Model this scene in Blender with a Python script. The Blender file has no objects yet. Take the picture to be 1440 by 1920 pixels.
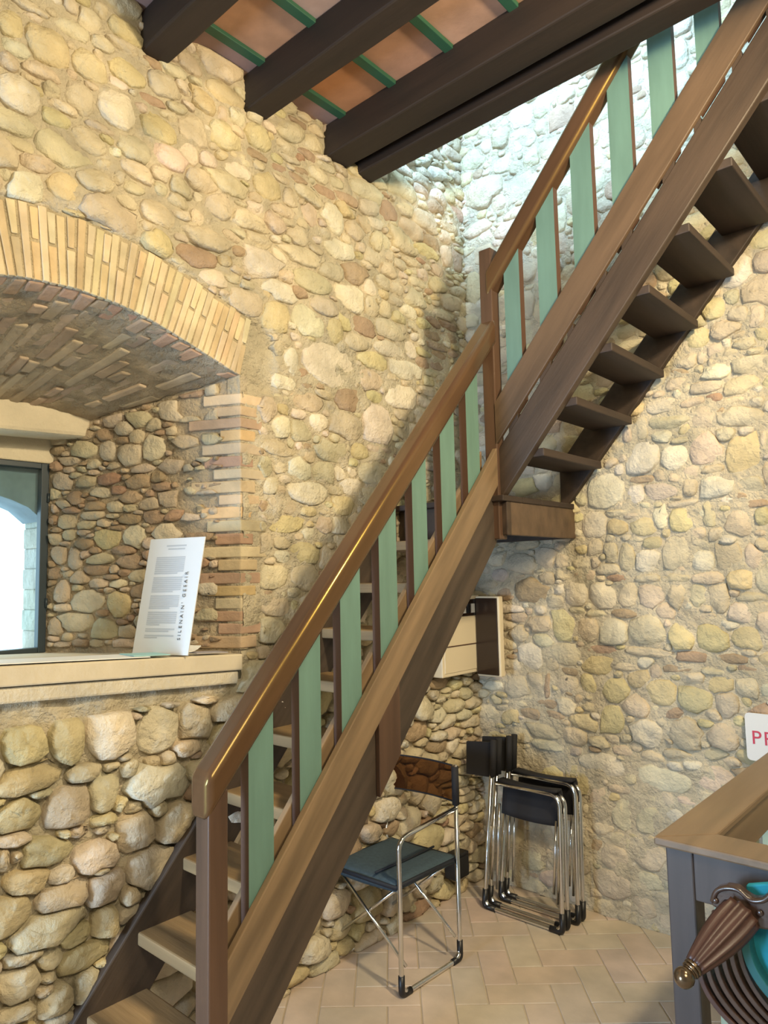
import bpy, bmesh, math, random
import numpy as np
from mathutils import Vector, Matrix, noise, Euler
random.seed(7)
rng = np.random.default_rng(11)
PI = math.pi
C = bpy.context.scene.collection

# ------------------------------------------------------------------ camera
W, H = 1440, 1920
FPX, YAW, PITCH, ROLL = 1334.62, 0.7279, 0.0906, -0.0208
CAM = np.array([2.4166, -3.4968, 1.705])

def cam_axes():
    f = np.array([-math.sin(YAW)*math.cos(PITCH), math.cos(YAW)*math.cos(PITCH), math.sin(PITCH)])
    r = np.array([math.cos(YAW), math.sin(YAW), 0.0]); u = np.cross(r, f)
    return (math.cos(ROLL)*r + math.sin(ROLL)*u, -math.sin(ROLL)*r + math.cos(ROLL)*u, f)
AR, AU, AF = cam_axes()
cam_d = bpy.data.cameras.new('camera'); cam = bpy.data.objects.new('camera', cam_d); C.objects.link(cam)
cam_d.sensor_fit = 'VERTICAL'; cam_d.sensor_height = 24.0; cam_d.lens = FPX/H*24.0
cam_d.clip_start = 0.05
cam.matrix_world = Matrix(((AR[0], AU[0], -AF[0], CAM[0]), (AR[1], AU[1], -AF[1], CAM[1]), (AR[2], AU[2], -AF[2], CAM[2]), (0, 0, 0, 1)))
bpy.context.scene.camera = cam

# the real place of a point seen at (px, py) once the wall, floor or plane it lies on is known
def ray(px, py): return AF + AR*(px-W/2)/FPX - AU*(py-H/2)/FPX
def onx(px, py, x): v = ray(px, py); return CAM + v*((x-CAM[0])/v[0])
def ony(px, py, y): v = ray(px, py); return CAM + v*((y-CAM[1])/v[1])
def onz(px, py, z): v = ray(px, py); return CAM + v*((z-CAM[2])/v[2])

# ------------------------------------------------------------------ world, lights, exposure
sc = bpy.context.scene
sc.view_settings.view_transform = 'Standard'; sc.view_settings.look = 'None'
sc.view_settings.gamma = 1.0; sc.view_settings.use_curve_mapping = False
sc.view_settings.exposure = 0.62
wd = bpy.data.worlds.new('sky'); sc.world = wd; wd.use_nodes = True
bg = wd.node_tree.nodes['Background']; bg.inputs[0].default_value = (0.66, 0.86, 1.0, 1); bg.inputs[1].default_value = 2.6

def area(name, loc, target, size, power, col, sy=None):
    l = bpy.data.lights.new(name, 'AREA'); l.energy = power; l.color = col
    l.shape = 'RECTANGLE'; l.size = size; l.size_y = sy or size
    o = bpy.data.objects.new(name, l); C.objects.link(o); o.location = loc
    o.rotation_euler = (Vector(target)-Vector(loc)).to_track_quat('-Z', 'Y').to_euler(); return o
def spot(name, loc, target, power, col, ang, blend, rad):
    l = bpy.data.lights.new(name, 'SPOT'); l.energy = power; l.color = col
    l.spot_size = math.radians(ang); l.spot_blend = blend; l.shadow_soft_size = rad
    o = bpy.data.objects.new(name, l); C.objects.link(o); o.location = loc
    o.rotation_euler = (Vector(target)-Vector(loc)).to_track_quat('-Z', 'Y').to_euler(); return o
WARM = (1.0, 0.81, 0.50); WARM2 = (1.0, 0.84, 0.56); BLUE = (0.50, 0.72, 1.0)
spot('ceiling_spot_lamp', (2.75, -1.75, 3.45), (0.0, -1.3, 2.3), 205, WARM, 120, 0.6, 0.10)
area('warm_room_fill', (3.6, -3.4, 3.4), (0.4, -0.6, 1.2), 0.9, 52, WARM2)  # broad soft warm fill, added to the spot; no fitting of its own
area('daylight_low_window', (0.12, -5.6, 1.15), (1.6, -0.3, 0.3), 1.1, 185, BLUE, 1.2)
area('daylight_upper_storey', (1.3, -2.7, 5.2), (0.9, 0.0, 4.1), 1.2, 215, (0.44, 0.71, 1.0))

# ------------------------------------------------------------------ materials
def mat(name, col, rough=0.7, metal=0.0, coat=0.0, spec=0.5):
    m = bpy.data.materials.new(name); m.use_nodes = True
    b = m.node_tree.nodes['Principled BSDF']
    b.inputs['Base Color'].default_value = (*col, 1); b.inputs['Roughness'].default_value = rough
    b.inputs['Metallic'].default_value = metal; b.inputs['Coat Weight'].default_value = coat
    b.inputs['Coat Roughness'].default_value = 0.12
    b.inputs['Specular IOR Level'].default_value = spec
    return m
def nodes(m): return m.node_tree.nodes, m.node_tree.links, m.node_tree.nodes['Principled BSDF']
def add_noise(m, scale, detail, amount, bump=0.0, bscale=None, bdist=0.01, stretch=None, rot=None, rough_var=0.0):
    """colour variation and fine relief from noise in object space"""
    N, L, b = nodes(m)
    tc = N.new('ShaderNodeTexCoord'); mp = N.new('ShaderNodeMapping')
    L.new(tc.outputs['Object'], mp.inputs[0])
    if rot: mp.inputs['Rotation'].default_value = rot; mp.vector_type = 'TEXTURE'
    if stretch: mp.inputs['Scale'].default_value = stretch
    n = N.new('ShaderNodeTexNoise'); n.inputs['Scale'].default_value = scale; n.inputs['Detail'].default_value = detail
    L.new(mp.outputs[0], n.inputs['Vector'])
    mr = N.new('ShaderNodeMapRange'); mr.inputs['From Min'].default_value = 0.28; mr.inputs['From Max'].default_value = 0.72
    mr.inputs['To Min'].default_value = 1-amount; mr.inputs['To Max'].default_value = 1+amount
    L.new(n.outputs['Fac'], mr.inputs['Value'])
    mx = N.new('ShaderNodeVectorMath'); mx.operation = 'SCALE'
    src = b.inputs['Base Color']
    if src.is_linked: L.new(src.links[0].from_socket, mx.inputs[0])
    else: mx.inputs[0].default_value = src.default_value[:3]
    L.new(mr.outputs[0], mx.inputs['Scale']); L.new(mx.outputs[0], b.inputs['Base Color'])
    if bump:
        n2 = N.new('ShaderNodeTexNoise'); n2.inputs['Scale'].default_value = bscale or scale*2; n2.inputs['Detail'].default_value = 8; n2.inputs['Roughness'].default_value = 0.6
        L.new(mp.outputs[0], n2.inputs['Vector'])
        bp = N.new('ShaderNodeBump'); bp.inputs['Strength'].default_value = bump; bp.inputs['Distance'].default_value = bdist
        L.new(n2.outputs['Fac'], bp.inputs['Height']); L.new(bp.outputs[0], b.inputs['Normal'])
    return m
def attr_mat(name, rough=0.9, speck=0.16, bump=0.8, bdist=0.012, bs=34):
    """stone, brick and mortar: own colour of every piece comes from its 'tint' attribute"""
    m = mat(name, (0.5, 0.5, 0.5), rough, spec=0.25); N, L, b = nodes(m)
    a = N.new('ShaderNodeAttribute'); a.attribute_name = 'tint'
    L.new(a.outputs['Color'], b.inputs['Base Color'])
    add_noise(m, 9, 5, speck, bump, bs, bdist)
    # lichen-yellow and dirt patches of their own shape
    tc = [n for n in N if n.type == 'TEX_COORD'][0]
    n3 = N.new('ShaderNodeTexNoise'); n3.inputs['Scale'].default_value = 3.1; n3.inputs['Detail'].default_value = 3
    L.new(tc.outputs['Object'], n3.inputs['Vector'])
    cr = N.new('ShaderNodeValToRGB'); cr.color_ramp.elements[0].position = 0.38; cr.color_ramp.elements[1].position = 0.66
    cr.color_ramp.elements[0].color = (1.05, 1.0, 0.93, 1); cr.color_ramp.elements[1].color = (0.88, 0.86, 0.8, 1)
    L.new(n3.outputs['Fac'], cr.inputs[0])
    mm = N.new('ShaderNodeMix'); mm.data_type = 'RGBA'; mm.blend_type = 'MULTIPLY'; mm.inputs['Factor'].default_value = 1
    src = b.inputs['Base Color'].links[0].from_socket
    L.new(src, mm.inputs[6]); L.new(cr.outputs[0], mm.inputs[7]); L.new(mm.outputs[2], b.inputs['Base Color'])
    return m
M_STONE = attr_mat('stone', 0.92, 0.19, 0.9, 0.026, 24)
M_MORTAR = attr_mat('mortar', 0.95, 0.18, 1.0, 0.05, 26)
M_BRICK = attr_mat('brick', 0.92, 0.18, 0.7, 0.008)

def wood(name, col, direction='z', rough=0.5, coat=0.0, amount=0.32, bump=0.25):
    m = mat(name, col, rough, coat=coat)
    st = {'x': (0.12, 1.6, 1.6), 'y': (1.6, 0.12, 1.6), 'z': (1.6, 1.6, 0.12)}
    if direction in st: add_noise(m, 11, 8, amount, bump, 42, 0.004, stretch=st[direction])
    elif direction == 'lower':   # along the lower flight: the y axis raised by its pitch
        add_noise(m, 11, 8, amount, bump, 42, 0.004, stretch=(0.6, 6.0, 0.6), rot=(PITCH_L, 0, 0))
    elif direction == 'upper':
        add_noise(m, 11, 8, amount, bump, 42, 0.004, stretch=(6.0, 0.6, 0.6), rot=(0, -PITCH_U, 0))
    return m
ML, MU = 1.1084, 1.1905
PITCH_L, PITCH_U = math.atan(ML), math.atan(MU)
M_BEAM = wood('dark_beam_wood', (0.022, 0.013, 0.009), 'x', 0.65)
M_RAIL_L = wood('varnished_handrail_wood', (0.085, 0.045, 0.026), 'lower', 0.26, 0.6, 0.22, 0.05)
M_RAIL_U = wood('varnished_upper_handrail_wood', (0.080, 0.043, 0.026), 'upper', 0.34, 0.6, 0.22, 0.08)
for m_ in (M_RAIL_L, M_RAIL_U):
    b_ = m_.node_tree.nodes['Principled BSDF']; b_.inputs['Specular IOR Level'].default_value = 0.8; b_.inputs['Specular Tint'].default_value = (1.0, 0.70, 0.16, 1); b_.inputs['Coat Weight'].default_value = 0.15
M_STR_L = wood('worn_stringer_wood', (0.060, 0.042, 0.030), 'lower', 0.62, 0, 0.45, 0.3)
M_STR_U = wood('brown_stringer_wood', (0.056, 0.036, 0.024), 'upper', 0.55, 0, 0.38, 0.3)
M_BRD_L = wood('rail_board_wood', (0.20, 0.135, 0.078), 'lower', 0.42, 0.1, 0.32, 0.2)
M_BRD_U = wood('upper_rail_board_wood', (0.105, 0.066, 0.040), 'upper', 0.5, 0.05, 0.32, 0.2)
M_POST = wood('newel_wood', (0.085, 0.046, 0.028), 'z', 0.45, 0.1, 0.3, 0.2)
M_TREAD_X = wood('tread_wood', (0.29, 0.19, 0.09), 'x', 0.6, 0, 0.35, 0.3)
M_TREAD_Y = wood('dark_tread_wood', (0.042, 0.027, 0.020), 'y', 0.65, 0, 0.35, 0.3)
M_GREEN = add_noise(mat('sea_green_paint', (0.122, 0.222, 0.192), 0.5), 10, 6, 0.12, 0.25, 70, 0.002, stretch=(2, 2, 0.3))
M_GREENDK = mat('dark_green_paint', (0.02, 0.085, 0.05), 0.55)
M_BROWNEDGE = mat('unpainted_edge_wood', (0.09, 0.045, 0.028), 0.6)
M_CHROME = mat('chrome', (0.78, 0.79, 0.8), 0.16, 1.0)
M_BLACK = mat('black_plastic', (0.012, 0.012, 0.014), 0.4)
M_CLOTH = add_noise(mat('slate_blue_cloth', (0.045, 0.075, 0.10), 0.9), 60, 3, 0.15, 0.3, 300, 0.001)
M_BLACKCLOTH = mat('black_cloth', (0.012, 0.012, 0.016), 0.8)
M_PIPE = mat('navy_piping', (0.008, 0.012, 0.022), 0.7)
M_WHITE = mat('white_board', (0.66, 0.66, 0.655), 0.55)
M_GREYPRINT = mat('grey_print', (0.46, 0.47, 0.48), 0.6)
M_INK = mat('black_ink', (0.10, 0.10, 0.10), 0.6)
M_RED = mat('red_print', (0.5, 0.02, 0.05), 0.5)
M_CREAM = mat('cream_enamel', (0.72, 0.62, 0.45), 0.45)
M_SMOKE = mat('smoked_plastic', (0.03, 0.018, 0.012), 0.15)
M_STEEL = mat('dark_blue_steel', (0.025, 0.04, 0.055), 0.4)
M_PLASTER = add_noise(mat('rough_plaster', (0.62, 0.55, 0.42), 0.92), 4, 6, 0.14, 0.7, 24, 0.015)
M_SILL = add_noise(mat('sill_stone', (0.66, 0.57, 0.42), 0.8), 5, 5, 0.1, 0.35, 30, 0.006)
M_TEAL = add_noise(mat('teal_velvet', (0.01, 0.22, 0.31), 0.85), 14, 3, 0.2)
M_CARVED = add_noise(mat('carved_walnut', (0.055, 0.032, 0.024), 0.3, coat=0.5), 16, 5, 0.3, 0.3, 50, 0.003)
M_REDWOOD = wood('fluted_mahogany', (0.065, 0.030, 0.022), 'y', 0.45, 0.05, 0.3, 0.2)
M_BRASS = mat('dark_brass', (0.17, 0.12, 0.075), 0.2, 0.8)
M_GUARD = wood('guard_rail_wood', (0.065, 0.052, 0.050), 'z', 0.5, 0.1, 0.2, 0.2)
M_GUARDTOP = wood('guard_cap_wood', (0.17, 0.115, 0.07), 'y', 0.4, 0.2, 0.25, 0.15)
M_PALEGREEN = mat('pale_green_paint', (0.36, 0.42, 0.30), 0.6)

# glass of the window: clear pane
M_GLASS = bpy.data.materials.new('window_glass'); M_GLASS.use_nodes = True
N = M_GLASS.node_tree.nodes; L = M_GLASS.node_tree.links; N.clear()
o_ = N.new('ShaderNodeOutputMaterial'); mx_ = N.new('ShaderNodeMixShader'); t_ = N.new('ShaderNodeBsdfTransparent'); g_ = N.new('ShaderNodeBsdfGlossy')
t_.inputs[0].default_value = (0.88, 0.96, 0.97, 1); g_.inputs['Roughness'].default_value = 0.03; mx_.inputs[0].default_value = 0.06
L.new(t_.outputs[0], mx_.inputs[1]); L.new(g_.outputs[0], mx_.inputs[2]); L.new(mx_.outputs[0], o_.inputs[0])
# see-through net of the chair back
M_NET = bpy.data.materials.new('smoky_net'); M_NET.use_nodes = True
N = M_NET.node_tree.nodes; L = M_NET.node_tree.links; N.clear()
o_ = N.new('ShaderNodeOutputMaterial'); mx_ = N.new('ShaderNodeMixShader'); t_ = N.new('ShaderNodeBsdfTransparent'); g_ = N.new('ShaderNodeBsdfDiffuse')
t_.inputs[0].default_value = (0.62, 0.46, 0.33, 1); g_.inputs[0].default_value = (0.03, 0.02, 0.015, 1); mx_.inputs[0].default_value = 0.28
L.new(t_.outputs[0], mx_.inputs[1]); L.new(g_.outputs[0], mx_.inputs[2]); L.new(mx_.outputs[0], o_.inputs[0])

# ------------------------------------------------------------------ object helpers
def thing(name, label, cat, loc=(0, 0, 0), group=None):
    o = bpy.data.objects.new(name, None); C.objects.link(o); o.location = loc; o.empty_display_size = 0.1
    o['label'] = label; o['category'] = cat
    if group: o['group'] = group
    return o
def tag(o, label, cat, group=None):
    o['label'] = label; o['category'] = cat
    if group: o['group'] = group
    return o
def world_loc(o):
    v = Vector((0, 0, 0))
    while o: v += Vector(o.location); o = o.parent
    return v
def mesh_obj(name, verts, faces, mats, parent=None, smooth=False, mi=None, tint=None, origin=None, bevel=0.0):
    """verts in world coordinates; stored relative to the parent thing (or a given origin)"""
    org = world_loc(parent) if parent else Vector(origin or (0, 0, 0))
    v = np.asarray(verts, float) - np.array(org)
    me = bpy.data.meshes.new(name); me.from_pydata(v.tolist(), [], faces)
    for m in (mats if isinstance(mats, (list, tuple)) else [mats]): me.materials.append(m)
    if mi is not None: me.polygons.foreach_set('material_index', mi)
    if smooth: me.polygons.foreach_set('use_smooth', [True]*len(me.polygons))
    if tint is not None:
        a = me.color_attributes.new('tint', 'FLOAT_COLOR', 'POINT')
        t = np.ones((len(v), 4)); t[:, :3] = tint; a.data.foreach_set('color', t.ravel())
    me.update()
    o = bpy.data.objects.new(name, me); C.objects.link(o)
    if parent: o.parent = parent
    else: o.location = org
    if bevel:
        b = o.modifiers.new('bevel', 'BEVEL'); b.width = bevel; b.segments = 2; b.limit_method = 'ANGLE'
    return o
class MB:
    def __init__(s): s.v = []; s.f = []; s.m = []
    def add(s, vs, fs, mi=0):
        k = len(s.v); s.v += [tuple(map(float, p)) for p in vs]; s.f += [tuple(i+k for i in f) for f in fs]; s.m += [mi]*len(fs); return s
    def box(s, x0, x1, y0, y1, z0, z1, mi=0):
        return s.prism([(x0, y0, z0), (x1, y0, z0), (x1, y1, z0), (x0, y1, z0)], (0, 0, z1-z0), mi)
    def prism(s, poly, d, mi=0):
        n = len(poly); d = np.array(d, float); a = [np.array(p, float) for p in poly]; b = [p+d for p in a]
        # outward orientation from Newell normal
        nv = sum((np.cross(a[i], a[(i+1) % n]) for i in range(n)), np.zeros(3))
        fl = np.dot(nv, d) > 0
        fs = [tuple(range(n))[::-1], tuple(range(n, 2*n))] + [(i, (i+1) % n, n+(i+1) % n, n+i) for i in range(n)]
        if not fl: fs = [f[::-1] for f in fs]
        return s.add(a+b, fs, mi)
    def tube(s, pts, r, seg=10, mi=0, cap=True, closed=False):
        P = [Vector(p) for p in pts]; n = len(P); rings = []
        up = None
        for i, p in enumerate(P):
            if closed: t = (P[(i+1) % n]-P[i-1]).normalized()
            else: t = ((P[min(i+1, n-1)]-P[max(i-1, 0)])).normalized()
            if up is None:
                up = Vector((0, 0, 1)) if abs(t.z) < 0.9 else Vector((1, 0, 0))
            a = t.cross(up).normalized(); up = a.cross(t).normalized()
            rr = r[i] if isinstance(r, (list, tuple)) else r
            rings.append([p+(a*math.cos(2*PI*k/seg)+up*math.sin(2*PI*k/seg))*rr for k in range(seg)])
        vs = [q for R_ in rings for q in R_]; fs = []
        for i in range(n if closed else n-1):
            j = (i+1) % n
            for k in range(seg): fs.append((i*seg+k, i*seg+(k+1) % seg, j*seg+(k+1) % seg, j*seg+k))
        fs = [f[::-1] for f in fs]
        if cap and not closed: fs += [tuple(range(seg)), tuple(range((n-1)*seg, n*seg))[::-1]]
        return s.add(vs, fs, mi)
    def sphere(s, c, r, sc_=(1, 1, 1), nu=16, nv=10, mi=0):
        vs = [(c[0], c[1], c[2]+r*sc_[2])]; fs = []
        for i in range(1, nv):
            for k in range(nu):
                t = PI*i/nv; p = 2*PI*k/nu
                vs.append((c[0]+r*sc_[0]*math.sin(t)*math.cos(p), c[1]+r*sc_[1]*math.sin(t)*math.sin(p), c[2]+r*sc_[2]*math.cos(t)))
        vs.append((c[0], c[1], c[2]-r*sc_[2])); e = len(vs)-1
        for k in range(nu):
            fs.append((0, 1+k, 1+(k+1) % nu)); fs.append((e, e-nu+(k+1) % nu, e-nu+k))
            for i in range(nv-2):
                a = 1+i*nu; fs.append((a+k, a+nu+k, a+nu+(k+1) % nu, a+(k+1) % nu))
        return s.add(vs, fs, mi)
    def build(s, name, mats, parent=None, smooth=False, bevel=0.0, origin=None, tint=None):
        return mesh_obj(name, s.v, s.f, mats, parent, smooth, s.m, tint, origin, bevel)
def fillet(pts, r, n=5):
    """round the corners of a polyline"""
    P = [Vector(p) for p in pts]; out = [P[0]]
    for i in range(1, len(P)-1):
        a = (P[i-1]-P[i]); b = (P[i+1]-P[i]); rr = min(r, a.length*0.45, b.length*0.45)
        a = P[i]+a.normalized()*rr; b = P[i]+b.normalized()*rr
        for k in range(n+1):
            t = k/n; out.append(a*(1-t)**2+P[i]*2*t*(1-t)+b*t*t)
    out.append(P[-1]); return out
def structure(o): o['kind'] = 'structure'; return o

# ------------------------------------------------------------------ masonry
CREAM = (0.60, 0.535, 0.41); YEL = (0.60, 0.53, 0.34); PALE = (0.70, 0.65, 0.54); BRN = (0.44, 0.34, 0.25); PNK = (0.63, 0.545, 0.45)
RED = (0.46, 0.32, 0.235)
TINTS = [CREAM, YEL, PALE, BRN, PNK, RED]
MORT = (0.66, 0.60, 0.475)
def ncol(base, j=0.09):
    b = np.array(base)*(1+rng.uniform(-j, j)); b = b*(1+rng.uniform(-0.035, 0.035, 3)); return np.clip(b, 0, 0.85)

# opening of the window recess in the left wall: the arch line (y, z) seen on the wall face
ARCH_R = [(-1.686, 2.566), (-1.794, 2.602), (-1.897, 2.637), (-2.065, 2.692), (-2.219, 2.727), (-2.381, 2.740)]
ARCH_C = -2.40
ARCH = ARCH_R + [(2*ARCH_C-y, z) for y, z in ARCH_R[::-1]]
JX = -0.85                                             # plane of the window frame
YR_F, YR_B = -1.686, -2.118                            # right jamb: at the wall face and at the window
YL_F, YL_B = 2*ARCH_C-YR_F, -2.93
def sill_z(y, x=0.0): return 1.407 + (-1.72-y)*0.0507 + 0.032*min(x, 0.0)
def arch_z(y):
    ys = [p[0] for p in ARCH][::-1]; zs = [p[1] for p in ARCH][::-1]
    return np.interp(y, ys, zs)
def arch_tangent_pts(n, y0=YL_F, y1=YR_F):
    yy = np.linspace(y1, y0, 200); zz = np.array([arch_z(y) for y in yy])
    zz = np.convolve(np.pad(zz, 6, 'edge'), np.ones(13)/13, 'valid')
    d = np.r_[0, np.cumsum(np.hypot(np.diff(yy), np.diff(zz)))]
    s = np.linspace(0, d[-1], n); return np.interp(s, d, yy), np.interp(s, d, zz)
ARING = 0.262
AY, AZ = arch_tangent_pts(120)
ATY = np.gradient(AY); ATZ = np.gradient(AZ)
def in_ring(u, v):
    """inside the brick arch ring round the opening (u = y, v = z)"""
    d = np.hypot(u[..., None]-AY, v[..., None]-AZ); i = d.argmin(-1)
    return (d.min(-1) < ARING) & (v > 2.50) & (u < YR_F+0.17)
def quoin_w(row): return [0.085, 0.14, 0.07, 0.155, 0.09, 0.12][row % 6]
def blocked_left(u, v):
    b = (u < YR_F+0.012) & (u > YL_F-0.012) & (v > 1.27) & (v < arch_z(u)+0.01)
    b |= in_ring(u, v)
    b |= (u < YR_F+0.095) & (u > YR_F-0.02) & (v > 1.42) & (v < 2.58)       # bricks of the corner
    b |= (u < -1.70) & (v > 1.255) & (v < 1.47)                                # sill bands
    b |= (v > 3.95) & (u < -0.86) | (v < 0.0) | (u > 0.0)
    b |= (u < -3.2) | (v > 5.2)
    return b
def blocked_right(u, v): return (u < 0.0) | (v < 0.0) | (v > 5.2) | (u > 3.1)

def wall_uv(side, cx, cy, w, h, s, ox, oy):
    """a stone seen in a crop of the photograph -> its place and half size on the wall"""
    px, py = ox+cx/s, oy+cy/s; on = onx if side == 'L' else ony; k = 1 if side == 'L' else 0
    p = on(px, py, 0.0)
    def prj(q):
        d = q-CAM; z = d@AF; return np.array([W/2+FPX*(d@AR)/z, H/2-FPX*(d@AU)/z])
    e = np.zeros(3); e[k] = 0.05; f = np.array([0, 0, 0.05])
    lu = np.linalg.norm(prj(p+e)-prj(p))/0.05; lv = np.linalg.norm(prj(p+f)-prj(p))/0.05
    return p[k], p[2], (w/s/2)/lu, (h/s/2)/lv
def T(side, ox, oy, s, rows): return [(wall_uv(side, r[0], r[1], r[2], r[3], s, ox, oy), (r[4] if len(r) > 4 else 0)) for r in rows]

LEFT = []
LEFT += T('L', 0, 0, 3.6, [(200,60,250,70),(470,40,150,110),(590,130,160,150),(60,180,190,170,1),(310,310,320,220,1),(470,200,250,90),(830,210,240,140,1),(820,330,230,60),(600,460,250,190,1),(860,510,260,150,1),(1030,430,150,60,3),(1270,430,220,120),(1100,590,250,130),(1010,680,220,60,3),(270,500,260,90),(100,660,330,230,2),(530,660,200,210),(780,750,260,240,2),(1070,880,260,200,1),(1260,1030,150,140,2),(680,880,200,60),(580,970,260,150),(50,430,130,120),(900,1020,260,170),(240,1110,260,100),(170,1280,240,200,2),(430,1260,230,160,1),(620,1220,230,150),(420,740,190,70),(1190,740,150,80),(1370,690,200,130,1),(780,1200,110,100),(880,1270,150,80),(1290,90,10,10)][:-1])
LEFT += T('L', 300, 150, 3.6, [(430,100,260,140,1),(370,210,260,120,1),(80,90,160,130),(430,390,240,160,1),(640,380,190,130,1),(850,350,210,140),(930,290,130,50,3),(1050,350,120,60),(1040,440,150,110),(320,550,130,100,2),(640,510,180,55,3),(840,450,150,65),(980,510,150,60,3),(870,540,150,60),(1100,590,130,60),(790,600,150,50,3),(910,670,160,65,3),(500,610,200,110,2),(1050,640,150,90),(1300,610,140,90,1),(1180,700,100,60),(1110,760,150,60,3),(1250,810,170,60,3),(720,720,180,160,1),(260,700,220,150),(870,800,90,130),(1000,910,110,150),(1150,930,140,160,2),(1300,1010,130,130),(1390,870,130,110),(600,960,300,110),(1210,1160,210,120,2),(960,1190,320,110),(300,1080,330,140),(680,1250,270,190,2),(470,1070,110,70),(920,1060,150,120),(1140,1290,200,100),(110,830,150,90)])
LEFT += T('L', 500, 400, 3.6, [(300,480,290,140),(560,590,220,160,2),(280,750,230,190,2),(50,720,190,220,1),(430,1030,410,330,2),(160,1000,90,190,2),(100,1150,200,90,2),(830,790,250,140),(950,680,130,85,2),(690,640,130,130),(790,660,100,100),(1000,580,150,120),(1150,490,140,100,1),(900,200,170,150),(1060,260,160,90,1),(1050,60,200,110),(820,390,130,90),(780,470,100,80),(890,350,100,70),(960,330,150,60),(730,200,70,120),(790,200,60,110),(580,100,120,130),(1010,470,120,70),(860,510,110,60),(710,1000,230,120,1),(930,1060,260,130,2),(900,1240,230,170,2),(1190,690,150,70),(1110,820,120,58,3),(1220,840,120,58,3),(1150,910,150,52,3),(1260,950,120,52,3),(1170,960,120,50,3),(1150,1030,120,58,3),(1220,760,150,50,3),(1120,740,110,50,3),(1230,600,160,120),(1280,330,70,160,3),(1210,300,70,160)])
LEFT += T('L', 440, 680, 3.6, [(960,430,220,280,2),(740,420,250,180),(640,600,240,130),(920,740,190,180),(420,730,160,150,2),(600,740,150,130),(480,880,260,150,2),(340,1080,250,110,1),(480,1290,200,140,1),(590,1090,120,100,4),(280,1650,170,140,4),(300,430,150,130,2),(280,580,200,100),(560,400,130,120,2),(780,840,140,120,2),(240,830,80,110),(310,1220,120,70),(320,1310,100,80,2),(500,630,90,90),(960,590,170,70),(600,220,140,60),(300,165,220,80,2)])
LEFT += T('L', 0, 1280, 3.6, [(150,400,260,320,1),(460,370,205,310,1),(740,340,320,300,2),(1060,310,240,280,2),(1310,260,210,220),(560,600,200,100),(180,640,420,190,1),(700,730,180,260),(1070,680,430,250,2),(1240,440,190,100),(450,840,290,260,4),(130,900,270,220,1),(300,1140,330,180,1),(650,1160,280,210,4),(890,1000,230,240),(1190,940,280,260),(1020,1250,320,290),(870,570,110,120),(690,920,150,80,1),(20,1180,80,150),(150,1360,300,190,1),(700,1380,230,210)])
LEFT += T('L', 0, 1250, 2.571, [(50,1180,200,250,1),(490,1230,130,140,1),(400,1390,260,120,1),(110,1400,180,80),(90,1520,220,170),(430,1520,170,140),(260,1600,170,150),(590,1380,140,160),(60,1680,180,90),(270,1700,150,70),(620,1180,130,80),(300,1100,260,140)])
RIGHT = []
RIGHT += T('R', 1040, 560, 3.6, [(1080,70,180,140,1),(960,270,190,130,1),(1150,210,200,130),(1240,110,150,100),(1370,110,110,160),(900,420,160,120),(1090,360,120,100),(1000,400,80,90),(1110,490,200,110,2),(1290,300,160,100),(1320,440,270,110),(820,580,130,80),(1020,600,230,80),(1260,590,240,100),(720,720,220,100,2),(580,880,100,150),(780,830,260,110),(600,1070,230,210,2),(810,1080,180,150,2),(1030,1020,210,220,4),(1290,1040,250,250,1),(860,950,120,45),(1000,800,150,130),(1250,800,280,120),(930,700,150,50),(1210,690,140,50),(350,1300,240,230,2),(550,1330,130,120,2),(740,1300,250,110,4),(920,1270,100,110),(1110,1270,210,130,2),(1330,1260,180,100),(1060,1150,160,60),(1350,1380,190,55,3),(600,1220,180,45,3),(420,1000,110,60),(380,1110,120,60),(1415,950,50,110),(850,1390,190,50)])
RIGHT += T('R', 1040, 900, 3.6, [(880,260,170,180,1),(720,240,95,160,2),(1060,240,90,170),(1250,290,190,150),(1410,240,90,110,1),(430,320,140,100,1),(600,320,180,110,1),(560,400,90,35),(840,480,180,220),(1010,550,150,150,2),(1180,520,180,200),(1360,530,130,170),(630,540,145,140,2),(490,530,120,160),(390,490,90,150),(270,310,170,190,2),(190,560,140,75),(60,550,100,75),(60,640,100,65),(210,640,140,75),(440,660,170,50,5),(630,670,160,55),(830,660,180,55),(150,780,160,160,2),(330,780,190,180,2),(500,770,140,150),(650,770,160,150),(830,790,100,160),(970,780,110,170),(1120,800,150,190),(1260,890,180,120,4),(1340,790,200,70),(60,980,160,220,1),(230,1020,140,150),(400,1020,185,180,2),(640,1020,260,190),(860,1050,170,170,1),(1080,1070,220,170,1),(1300,1070,220,150,1),(330,1150,190,65,3),(620,1160,340,65),(930,1190,190,65,3),(1200,1210,220,65,3),(480,1260,190,60),(860,1270,220,55,3),(1310,1280,170,70,3),(1080,1290,160,45),(990,920,200,60),(300,900,140,50),(480,900,170,60,3),(150,880,110,55),(90,1360,150,140),(230,1380,105,160,1),(430,220,170,45),(700,170,70,40)])
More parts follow.
